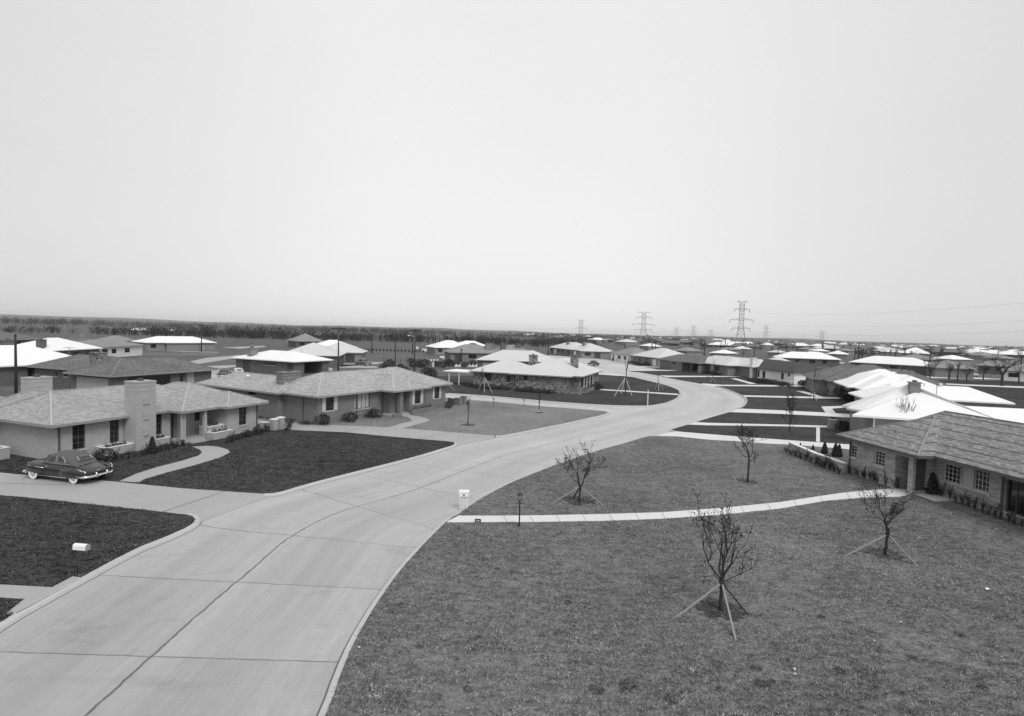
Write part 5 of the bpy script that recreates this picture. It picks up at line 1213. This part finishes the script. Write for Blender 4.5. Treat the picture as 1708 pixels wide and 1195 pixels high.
p = G(1080, 676.5); z = zat(1080, 651, p.x, p.y); t = thing('street_sign_post', 'square white street sign post on the corner lawn by the bend', 'sign post', p)
q = MB(); q.box((-.07, -.07, -.1), (.07, .07, z)); q.box((-.09, -.09, z+.001), (.09, .09, z+.04)); q.build('post', M['frame'], t)
def pillar(label, b, top, w, m='brA', group=None, cap=True, ang=0, d=None):
    p = G(*b); z = zat(b[0], top, p.x, p.y); t = thing('gate_pillar', label, 'pillar', p, math.radians(ang), group); d = d or w; q = MB(); q.box((-w/2, -d/2, -.12), (w/2, d/2, z-.08)); q.build('pillar', M[m], t)
    q = MB(); q.box((-w/2-.05, -d/2-.05, z-.079), (w/2+.05, d/2+.05, z)); q.build('coping', M['white'] if m == 'brA' else M[m], t)
pillar('left white gate pillar at the end of the painted brick house', (457, 717.5), 699, .5, ang=70); pillar('taller right white gate pillar at the end of the painted brick house', (468, 716), 696, .48, ang=70)
pillar('left low brick gate pillar beside the tan brick house', (765, 675.5), 664, .75, 'brB', ang=60); pillar('taller low brick gate pillar beside the tan brick house', (773, 674), 661, .6, 'brB', ang=60)
pillar('round topped pale gate pier before the white roofed house', (1389, 716), 700, .9, 'brG', ang=-17)
def lowwall(label, pts, h, m, cap='white', w=.24):
    P = [G(*p) for p in pts]; t = thing('garden_wall', label, 'wall', P[0])
    q = MB(); c = MB()
    for a, b in zip(P[:-1], P[1:]):
        d = (b-a); L = d.length; d.normalize(); n = Vector((-d.y, d.x, 0)); fn = lambda x, y, z, a=a, d=d, n=n: tuple(a-P[0]+d*x+n*y+Vector((0, 0, z)))
        q.box((0, -w/2, -.12), (L, w/2, h), 0, fn); c.box((-.02, -w/2-.04, h+.001), (L+.015, w/2+.04, h+.07), 0, fn)
    q.build('wall', M[m], t); c.build('coping', M[cap], t)
lowwall('low white wall from the painted brick house to its gate pillars', [(434, 716), (452, 717)], .6, 'brA')
lowwall('low brick wall from the tan brick house to its gate pillars', [(748, 672), (760, 674.5)], .6, 'brB', 'brB')
lowwall('low brick garden wall with a white coping beside the wood shingle roof', [(1317, 752.5), (1361, 772.5)], .72, 'brR1'); lowwall('second length of low brick garden wall up to the house corner', [(1362.5, 773), (1408, 790)], .72, 'brR1')
lowwall('long low stone garden wall before the lone white roofed house', [(240, 592), (300, 592.5), (362, 593)], .5, 'brG', 'trim')
def fence(label, a, b, n, h, m, rails=2, zb=-.13, name='fence', pw=.1, rw=.05):
    A_, B_ = G(a[0], a[1], zb), G(b[0], b[1], zb); t = thing(name, label, 'fence', A_); d = B_-A_
    for k in range(n+1): q = MB(); p = d*(k/n); q.box((p.x-pw/2, p.y-pw/2, -.1), (p.x+pw/2, p.y+pw/2, h)); q.build('post', M[m], t)
    q = MB()
    for r_ in range(rails): z = h*(r_+.7)/rails; q.bar(Vector((0, 0, z)), d+Vector((0, 0, z)), rw)
    q.build('rail', M[m], t)
fence('row of short dark posts at the near edge of the field', (598, 585), (706, 588), 18, .9, 'pole', 1, pw=.5, rw=.04); fence('light wire fence behind the garden drive', (568, 609), (650, 612), 9, 1.2, 'steel', 3, pw=.06, rw=.02)
fence('low dark fence behind the parked light car', (640, 604), (735, 608), 10, 1.1, 'polel', 2); fence('dark railing before the long dark walled house', (1432, 617), (1500, 619), 10, 1.0, 'pole', 2)
wl = thing('picket_fence', 'row of white scalloped pickets among the garden bushes', 'fence', G(758, 612.5, -.13)); a_ = G(758, 612.5, -.13)
for k in range(7):
    q = MB(); c = G(761+k*5.6, 612.6+.05*k, -.13)-a_; q.face([(c.x-.4, c.y, .05), (c.x+.4, c.y, .05), (c.x+.28, c.y, .5), (c.x, c.y, .85), (c.x-.28, c.y, .5)]); q.face([(c.x-.4, c.y+.06, .05), (c.x-.28, c.y+.06, .5), (c.x, c.y+.06, .85), (c.x+.28, c.y+.06, .5), (c.x+.4, c.y+.06, .05)])
    q.box((c.x-.4, c.y+.001, .05), (c.x+.4, c.y+.059, .45)); q.build('picket_panel', M['white'], wl)
for k, (x, y, w, hh) in enumerate(((713, 602, .5, .5), (719, 602.5, .6, .4), (724, 603, .4, .6), (729, 603, .7, .5), (717, 612, 1.6, .5), (722.5, 612.5, .5, 1.1), (738, 597, 2.6, .4), (745, 600, 3.0, .3), (562, 587, .6, .6), (708, 586, 1.6, 1.0), (696, 582.5, .9, 1.1))):
    p = G(x, y, -.13); q = MB(); q.box((-w/2, -w/3, 0), (w/2, w/3, hh)); q.box((-w/2-.04, -w/3-.04, hh+.001), (w/2+.04, w/3+.04, hh+.06)); tag(q.build('garden_box', M['white' if k % 4 else 'trim'], None, p, k*.3), 'pale box or bench lying in the back gardens', 'garden box', 'pale boxes in the back gardens')
for k, (x, y, r_) in enumerate(((1647, 985, .10), (1325, 1119, .05), (1325.5, 1128, .045), (1503, 1041, .05), (600, 1083, .05), (1458, 1072, .03), (1590, 977, .025))):
    p = G(x, y, .02); q = MB(); z = .05; q.face([(-r_, -r_*.6, z), (r_*.2, -r_*.8, z+.03), (r_*1.1, r_*.3, z+.01), (-r_*.2, r_*.7, z+.04)]); q.face([(-r_, -r_*.6, z-.004), (-r_*.2, r_*.7, z+.036), (r_*1.1, r_*.3, z+.006), (r_*.2, -r_*.8, z+.026)])
    tag(q.build('paper_scrap', M['white'], None, p, k), ('largest crumpled scrap of white paper on the right of the lawn', 'white scrap low in the lawn, farther of a pair', 'white scrap low in the lawn, nearer of a pair', 'small white scrap right of the broad crowned oak', 'white scrap beside the right kerb', 'tiny white scrap in the grass below the entrance oak', 'tiny white scrap near the largest one')[k], 'litter')
# ------------------------------------------------------------------ cars
CP = plain('dark_car_paint', .016, .25, .5, 0, .5); CT = grey('canvas_top', .10, .75, .1, 2); CR = plain('chrome', .75, .16, .5, 1.0); TY = plain('tyre', .015, .8, .2); WW = plain('whitewall', .72, .6, .3); SG = plain('car_glass', .03, .05, .7); TL = plain('tail_lamp', .12, .2, .5); FRAMEL = plain('bright_trim', .55, .25, .5, .8)
def ss(pts, x):
    for (a, u), (b, v) in zip(pts[:-1], pts[1:]):
        if x <= b: t = (x-a)/(b-a); t = t*t*(3-2*t); return u+(v-u)*t
    return pts[-1][1]
def coupe(label, loc, rot, paint, top, chrome=True, group=None, scale=1.0):
    t = thing('parked_car', label, 'car', loc, rot, group); t.scale = (scale,)*3
    HW = [(-2.36, .55), (-2.24, .74), (-1.85, .86), (-1.0, .90), (.6, .92), (1.6, .90), (2.1, .82), (2.3, .66), (2.36, .45)]   # half width
    TOPZ = [(-2.36, .66), (-2.2, .78), (-1.7, .97), (-1.1, 1.06), (.9, 1.09), (1.5, 1.08), (2.1, 1.02), (2.3, .93), (2.36, .8)]
    BOT = [(-2.36, .42), (-2.1, .33), (-1.0, .25), (1.4, .25), (2.2, .33), (2.36, .42)]
    def ring(x):
        w, z1, z0 = ss(HW, x), ss(TOPZ, x), ss(BOT, x); d = z1-z0
        half = [(w*.80, z0), (w*.97, z0+d*.08), (w*1.0, z0+d*.35), (w*.985, z0+d*.62), (w*.93, z0+d*.80), (w*.80, z0+d*.91), (w*.5, z0+d*.985), (w*.2, z0+d*1.0)]
        return [(x, y, z) for y, z in half]+[(x, -y, z) for y, z in half[::-1]]
    xs = [-2.36, -2.33, -2.28, -2.18, -2.02, -1.8, -1.5, -1.2, -.9, -.5, 0, .5, .9, 1.2, 1.5, 1.8, 2.0, 2.15, 2.26, 2.33, 2.36]
    q = MB(); q.loft([ring(x) for x in xs])
    # pontoon rear fenders and long front fenders swell out of the body
    for s_ in (-1, 1):
        R_ = []
        for x, w, zt, zb in ((-2.34, .05, .70, .44), (-2.2, .13, .82, .38), (-1.9, .19, .90, .33), (-1.45, .21, .95, .30), (-1.0, .19, .93, .30), (-.6, .12, .86, .31), (-.35, .02, .72, .36)):
            y0 = min(ss(HW, x), .92)-.12; y1 = y0+.10+w; zm = (zt+zb)/2; hz = (zt-zb)/2
            R_.append([(x, s_*(y0+(y1-y0)*max(0, math.cos(a))**.6 if math.cos(a) > 0 else y0), zm+hz*math.sin(a)) if True else 0 for a in [-math.pi/2+math.pi*k/9 for k in range(10)]])
        q.loft([r if s_ > 0 else r[::-1] for r in R_], 0, True)
        R_ = []
        for x, w, zt, zb in ((.5, .0, .90, .4), (.9, .04, .95, .36), (1.4, .08, .98, .33), (1.9, .09, .98, .34), (2.15, .09, 1.0, .4), (2.32, .04, .92, .5)):
            y0 = min(ss(HW, x), .92)-.12; y1 = y0+.12+w; zm = (zt+zb)/2; hz = (zt-zb)/2
            R_.append([(x, s_*(y0+(y1-y0)*max(0, math.cos(a))**.6), zm+hz*math.sin(a)) for a in [-math.pi/2+math.pi*k/9 for k in range(10)]])
        q.loft([r if s_ > 0 else r[::-1] for r in R_], 0, True)
    body = q.build('body', paint, t)
    # roof with sloping back
    GW = [(-1.50, .60), (-1.2, .68), (-.6, .70), (.3, .70), (.75, .72), (1.0, .74)]; GZ = [(-1.50, 1.02), (-1.3, 1.19), (-1.0, 1.47), (-.55, 1.62), (.1, 1.66), (.5, 1.60), (.78, 1.36), (1.02, 1.05)]
    def gring(x):
        w, z1 = ss(GW, x), ss(GZ, x); z0 = .93; d = z1-z0
        half = [(w*1.1, z0), (w*1.06, z0+d*.4), (w*.98, z0+d*.72), (w*.84, z0+d*.9), (w*.5, z0+d*.985), (w*.15, z0+d)]
        return [(x, y, z) for y, z in half]+[(x, -y, z) for y, z in half[::-1]]
    q = MB(); q.loft([gring(x) for x in (-1.50, -1.4, -1.25, -1.1, -.9, -.7, -.5, -.2, .1, .35, .5, .62, .78, .9, 1.02)]); roof = q.build('roof', top, t)
    def side_z(x, z):   # half width of the cabin at x, z
        w, z1 = ss(GW, x), ss(GZ, x); d = z1-.93; f = (z-.93)/max(d, .05); return w*(1.1-.04*f/.4 if f < .4 else 1.06-.08*(f-.4)/.32 if f < .72 else .98)
    for s_ in (-1, 1):
        for pts in ([(-.02, 1.12), (.62, 1.12), (.44, 1.44), (-.02, 1.49)], [(-.72, 1.12), (-.12, 1.12), (-.12, 1.49), (-.42, 1.47), (-.62, 1.32)]):
            v = [(x, s_*(side_z(x, z)+.012), z) for x, z in pts]; q = MB(); q.face(v if s_ < 0 else v[::-1]); g_ = q.build('window', SG, t)
            q = MB()
            for a, b in zip(v, v[1:]+v[:1]): q.bar(a, b, .035)
            q.build('window_trim', FRAMEL, g_)
    q = MB(); v = [(-1.27, -.40, 1.23), (-1.27, .40, 1.23), (-1.07, .37, 1.41), (-1.07, -.37, 1.41)]; v = [(x-.035, y, z+.03) for x, y, z in v]; q.face(v[::-1]); g_ = q.build('rear_window', SG, t)
    q = MB()
    for a, b in zip(v, v[1:]+v[:1]): q.bar(a, b, .05)
    q.build('window_trim', FRAMEL, g_)
    q = MB(); v = [(.99, -.62, 1.10), (.99, .62, 1.10), (.70, .56, 1.45), (.70, -.56, 1.45)]; v = [(x+.03, y, z+.02) for x, y, z in v]; q.face(v); q.build('windscreen', SG, t)
    for x in (-1.45, 1.58):
        for s_ in (-1, 1):
            w = thing('wheel', None, None, (x, s_*.80, .345)); w.parent = t
            q = MB(); y = lambda d: s_*d
            q.lathe([(.2, y(-.08)), (.335, y(-.08)), (.345, y(-.05)), (.345, y(.06)), (.335, y(.085)), (.30, y(.10))] if s_ > 0 else [(.30, y(.10)), (.335, y(.085)), (.345, y(.06)), (.345, y(-.05)), (.335, y(-.08)), (.2, y(-.08))], 20, (0, 0, 0), 0, 'y'); q.build('tyre', TY, w)
            q = MB(); q.lathe([(.335, y(.094)), (.315, y(.108)), (.205, y(.112)), (.19, y(.09))][::s_], 20, (0, 0, 0), 0, 'y'); q.build('whitewall', WW if chrome else TY, w)
            q = MB(); q.lathe([(.205, y(.092)), (.19, y(.10)), (.13, y(.085)), (.11, y(.12)), (.001, y(.14))][::s_], 16, (0, 0, 0), 0, 'y'); q.build('hubcap', CR, w)
            q = MB(); q.lathe([(.001, y(.0)), (.40, y(.0)), (.40, y(.075)), (.36, y(.08))][::s_], 20, (x, s_*.80, .37), 0, 'y'); q.build('wheel_arch', TY, t)
    for e, xx in ((-1, -2.42), (1, 2.42)):
        q = MB(); q.tube([(xx+e*-.42, -.97, .44), (xx+e*-.14, -.90, .44), (xx, -.6, .44), (xx+e*.03, 0, .44), (xx, .6, .44), (xx+e*-.14, .90, .44), (xx+e*-.42, .97, .44)], .075, 8)
        for y in (-.33, .33): q.tube([(xx+e*.06, y, .36), (xx+e*.09, y, .5), (xx+e*.05, y, .66)], .05, 6)
        q.build('bumper', CR, t)
    for s_ in (-1, 1):
        q = MB(); q.lathe([(.001, -.03), (.05, -.03), (.06, 0), (.05, .05), (.001, .06)], 8, (-2.26, s_*.83, .70)); q.build('tail_lamp', FRAMEL, t)
        q = MB(); q.tube([(-2.2, s_*.92, .78), (-1.9, s_*1.0, .90)], .03, 5); q.tube([(2.3, s_*.79, .80), (1.9, s_*.905, .83), (1.2, s_*.95, .80), (.7, s_*.937, .77)], .024, 5); q.tube([(-.55, s_*.99, .52), (-1.0, s_*1.0, .50), (-1.95, s_*.99, .48), (-2.1, s_*.95, .47)], .028, 5); q.tube([(1.15, s_*.915, .31), (-1.0, s_*.90, .30)], .03, 5); q.tube([(1.0, s_*.80, 1.085), (.2, s_*.83, 1.075), (-.8, s_*.80, 1.06), (-1.3, s_*.66, 1.04), (-1.53, s_*.3, 1.03)], .016, 5); q.build('trim_strip', FRAMEL, t)
        q = MB(); q.lathe([(.001, .09), (.09, .07), (.1, 0), (.09, -.05)], 10, (2.3, s_*.62, .8)); q.build('headlight', FRAMEL, t)
    q = MB(); q.tube([(-2.1, -.16, .86), (-1.98, 0, .90), (-2.1, .16, .86)], .014, 5); q.tube([(-2.32, -.12, .70), (-2.32, .12, .70)], .02, 5); q.build('trunk_ornament', CR, t)
    return t
pr, pf = G(122, 808), G(54, 800); d_ = (pf-pr); yaw = math.atan2(d_.y, d_.x); ax = Vector((math.cos(yaw), math.sin(yaw), 0)); lf = Vector((-ax.y, ax.x, 0))
c0 = (pr+pf)/2-ax*.065-lf*.90; c0.z = .005
coupe('dark two door car with whitewall tyres and a canvas top parked on the drive', c0, yaw, CP, CT)
LP = plain('pale_car_paint', .45, .3, .5, 0, .5); MP = plain('grey_car_paint', .12, .3, .5, 0, .5)
for lab, b, yw, pa in (('light two tone car on the pale apron behind the back gardens', (606, 609.5), -.6, MP), ('pale car beside the white garage house behind the shingled roof', (397, 629), 2.2, LP), ('dark car half hidden left of the pale one', (374, 629), 2.0, CP),
                       ('car standing in the dark garage of the white roofed house', (537, 621), 2.6, LP), ('light car in front of the open carport at the right', (1617, 628.5), .2, LP), ('dark car in the carport of the grey roofed brick house', (1142, 618), -2.3, MP), ('pale car between the long white houses', (1399, 608.5), .4, LP), ('dark car at the far kerb by the stone house roof', (990, 610.5), -2.2, CP)):
    coupe(lab, G(b[0], b[1], -.12), yw, pa, pa if pa is not CP else CP, False)
# ------------------------------------------------------------------ grass: short blades on the near lawns
def inside(P, poly):
    x, y = P[:, 0], P[:, 1]; c = np.zeros(len(P), bool); n = len(poly)
    for i in range(n):
        x1, y1 = poly[i]; x2, y2 = poly[(i+1) % n]
        if y1 == y2: continue
        c ^= ((y1 > y) != (y2 > y)) & (x < (x2-x1)*(y-y1)/(y2-y1)+x1)
    return c
def grass(name, pts, m, dens, seed, hh=.055, ymax=48, xr=(-45, 60), gap=.22):
    r = np.random.default_rng(seed); poly = [(p.x, p.y) for p in pts]; a = np.array(poly)
    x0, x1 = max(a[:, 0].min(), xr[0]), min(a[:, 0].max(), xr[1]); y0, y1 = max(a[:, 1].min(), 9), min(a[:, 1].max(), ymax)
    n = int((x1-x0)*(y1-y0)*dens); P = r.random((n, 2))*[x1-x0, y1-y0]+[x0, y0]
    P = P[r.random(n) < np.clip(24/np.hypot(P[:, 0], P[:, 1]), .2, 1)**1.3]
    P = P[inside(P, poly) & (np.abs(P[:, 0]/P[:, 1]) < 1.0)]
    for w in WALKS:
        Q = [(v.x, v.y) for v in px(w)]; P = P[~inside(P, Q)]
    for hs in (A, R1, B):
        for (w, z, on) in hs.blocks:
            d = P-np.array([hs.o.x, hs.o.y]); c, s_ = math.cos(hs.a), math.sin(hs.a); X, Y = d[:, 0]*c+d[:, 1]*s_, -d[:, 0]*s_+d[:, 1]*c
            P = P[~((X > w[0]) & (X < w[2]) & (Y > w[1]) & (Y < w[3]))]
    P = P+r.normal(size=P.shape)*.035*(r.random((len(P), 1)) < .5)      # a ragged fringe spills over the edges
    # clumps: height and lean follow a slow wave so the turf is patchy
    def vn(x, y, c, sd):      # value noise, c metres per cell
        gq = np.random.default_rng(sd).random((512, 512)); fx, fy = x/c+90, y/c+90; i, j = np.floor(fx).astype(int), np.floor(fy).astype(int); u, v = fx-i, fy-j; u, v = u*u*(3-2*u), v*v*(3-2*v)
        g4 = lambda p, q_: gq[p % 512, q_ % 512]; return (g4(i, j)*(1-u)+g4(i+1, j)*u)*(1-v)+(g4(i, j+1)*(1-u)+g4(i+1, j+1)*u)*v
    wv = .55*vn(P[:, 0], P[:, 1]*1.3, .42, seed)+.30*vn(P[:, 0], P[:, 1], 1.3, seed+9)+.15*vn(P[:, 0], P[:, 1], .15, seed+4)
    ok = r.random(len(P)) < np.clip((wv-.15-(.22-gap)*.8)*2.8, gap, 1); P = P[ok]; wv = np.clip((wv[ok]-.25)*2.2, .15, 1.5)
    n = len(P); an = r.random(n)*6.283; L = hh*(.5+.6*r.random(n))*(.45+.85*wv); w = .008+.010*r.random(n); dx, dy = np.cos(an)*w, np.sin(an)*w
    lx, ly = r.normal(size=n)*L*.7, r.normal(size=n)*L*.7
    V = np.stack([np.stack([P[:, 0]-dx, P[:, 1]-dy, np.zeros(n)], 1), np.stack([P[:, 0]+dx, P[:, 1]+dy, np.zeros(n)], 1), np.stack([P[:, 0]+lx, P[:, 1]+ly, np.maximum(L, .015)], 1)], 1).reshape(-1, 3)
    me = bpy.data.meshes.new(name); me.vertices.add(3*n); me.vertices.foreach_set('co', V.ravel()); me.loops.add(3*n); me.loops.foreach_set('vertex_index', np.arange(3*n)); me.polygons.add(n); me.polygons.foreach_set('loop_start', np.arange(n)*3); me.polygons.foreach_set('loop_total', np.full(n, 3)); me.update(calc_edges=True); me.materials.append(m)
    return tag(link(name, me), kind='stuff')
def blade(name, val, amp, wl=.0):
    m, t, b = mat(name); r = t.new('ShaderNodeNewGeometry'); p = t.maprange(t.noise(t.scale(r.outputs['Position'], .75, 1.2, .2), 2.6, 4.0, .65), .34, .66, .15, 1.15); p2 = t.noise(r.outputs['Position'], .09, 3.0)
    f = t.math('MULTIPLY', t.math('MULTIPLY_ADD', r.outputs['Random Per Island'], 2*amp, 1-amp), t.math('MULTIPLY_ADD', p, 1.0, .3)); f = t.math('MULTIPLY', f, t.math('MULTIPLY_ADD', p2, .9, .55))
    setcol(t, b, t.math('MULTIPLY', f, val)); b.inputs['Roughness'].default_value = .85; b.inputs['Specular IOR Level'].default_value = .1; return m
GR, GD, GM = blade('dormant_grass', .235, .75), blade('dark_grass', .105, .7), blade('worn_grass', .34, .5)
grass('grass', LAWN[4][0], GR, 680, 1, .046); grass('grass', LAWN[0][0], GD, 520, 2, .07, gap=.05); grass('grass', LAWN[1][0], GD, 520, 3, .07, gap=.05); grass('grass', LAWN[2][0], GM, 260, 4, .055, 60)
# ------------------------------------------------------------------ light: bright overcast
EL, AZ = 46, 148          # sun height, and compass angle it comes from (degrees, measured from +y towards +x)
w = bpy.data.worlds.new('World'); SC.world = w; w.use_nodes = True; t = NT(w.node_tree); t.n.clear()
sky = t.new('ShaderNodeTexSky', sky_type='NISHITA', sun_disc=False, sun_elevation=math.radians(EL), sun_rotation=math.radians(AZ), air_density=1.0, dust_density=4.0, ozone_density=1.0)
bw = t.new('ShaderNodeRGBToBW', {0: sky.outputs[0]}).outputs[0]
g_ = t.new('ShaderNodeTexCoord').outputs['Generated']; s_ = t.new('ShaderNodeSeparateXYZ', {0: g_}); z = s_.outputs[2]
f = t.math('POWER', t.math('MAXIMUM', bw, .01), .06)                      # high overcast flattens the sky's range
cl = t.noise(t.scale(g_, 1.0, 1.0, 2.6), 1.5, 4.0, .5)
f = t.math('MULTIPLY', f, t.math('MULTIPLY_ADD', cl, .10, .95))
# the cloud is thinnest and brightest over the street ahead, thicker towards both sides
az = t.math('ABSOLUTE', t.math('ADD', s_.outputs[0], .02))
f = t.math('MULTIPLY', f, t.new('ShaderNodeMapRange', {'Value': az, 'From Min': .15, 'From Max': .75, 'To Min': 1.0, 'To Max': .83}, interpolation_type='SMOOTHSTEP').outputs[0])
SKYK = 6.85
col = t.new('ShaderNodeCombineColor', {0: t.math('MULTIPLY', f, SKYK), 1: t.math('MULTIPLY', f, SKYK), 2: t.math('MULTIPLY', f, SKYK)}).outputs[0]
bg = t.new('ShaderNodeBackground', {'Color': col, 'Strength': .12}); o = t.new('ShaderNodeOutputWorld', {0: bg.outputs[0]})
# the air: thin even haze, fading the wood and the suburb towards the horizon
hz = MB(); hz.box((-7500, -7500, -1.2), (7500, 7500, 45)); ho = tag(hz.build('haze', mat('haze_skin')[0]), kind='stuff')
hm = ho.data.materials[0]; ht = NT(hm.node_tree); ht.n.clear(); hv = ht.new('ShaderNodeVolumePrincipled', {'Color': (.9, .9, .9, 1), 'Density': 9e-5}); ho_ = ht.new('ShaderNodeOutputMaterial'); ht.l.new(hv.outputs[0], ho_.inputs['Volume'])
su = bpy.data.lights.new('sun', 'SUN'); su.energy = 1.8; su.angle = math.radians(22); so = bpy.data.objects.new('sun', su); COL.objects.link(so)
a_ = math.radians(AZ); e_ = math.radians(EL); dirv = Vector((math.sin(a_)*math.cos(e_), math.cos(a_)*math.cos(e_), math.sin(e_)))
so.rotation_euler = dirv.to_track_quat('Z', 'Y').to_euler(); so.location = dirv*100
SC.view_settings.view_transform = 'Standard'; SC.view_settings.look = 'None'; SC.view_settings.gamma = 1; SC.view_settings.use_curve_mapping = False; SC.view_settings.exposure = 0
SC.cycles.max_bounces = 6; SC.cycles.diffuse_bounces = 3; SC.cycles.glossy_bounces = 2; SC.cycles.transmission_bounces = 4; SC.cycles.transparent_max_bounces = 6
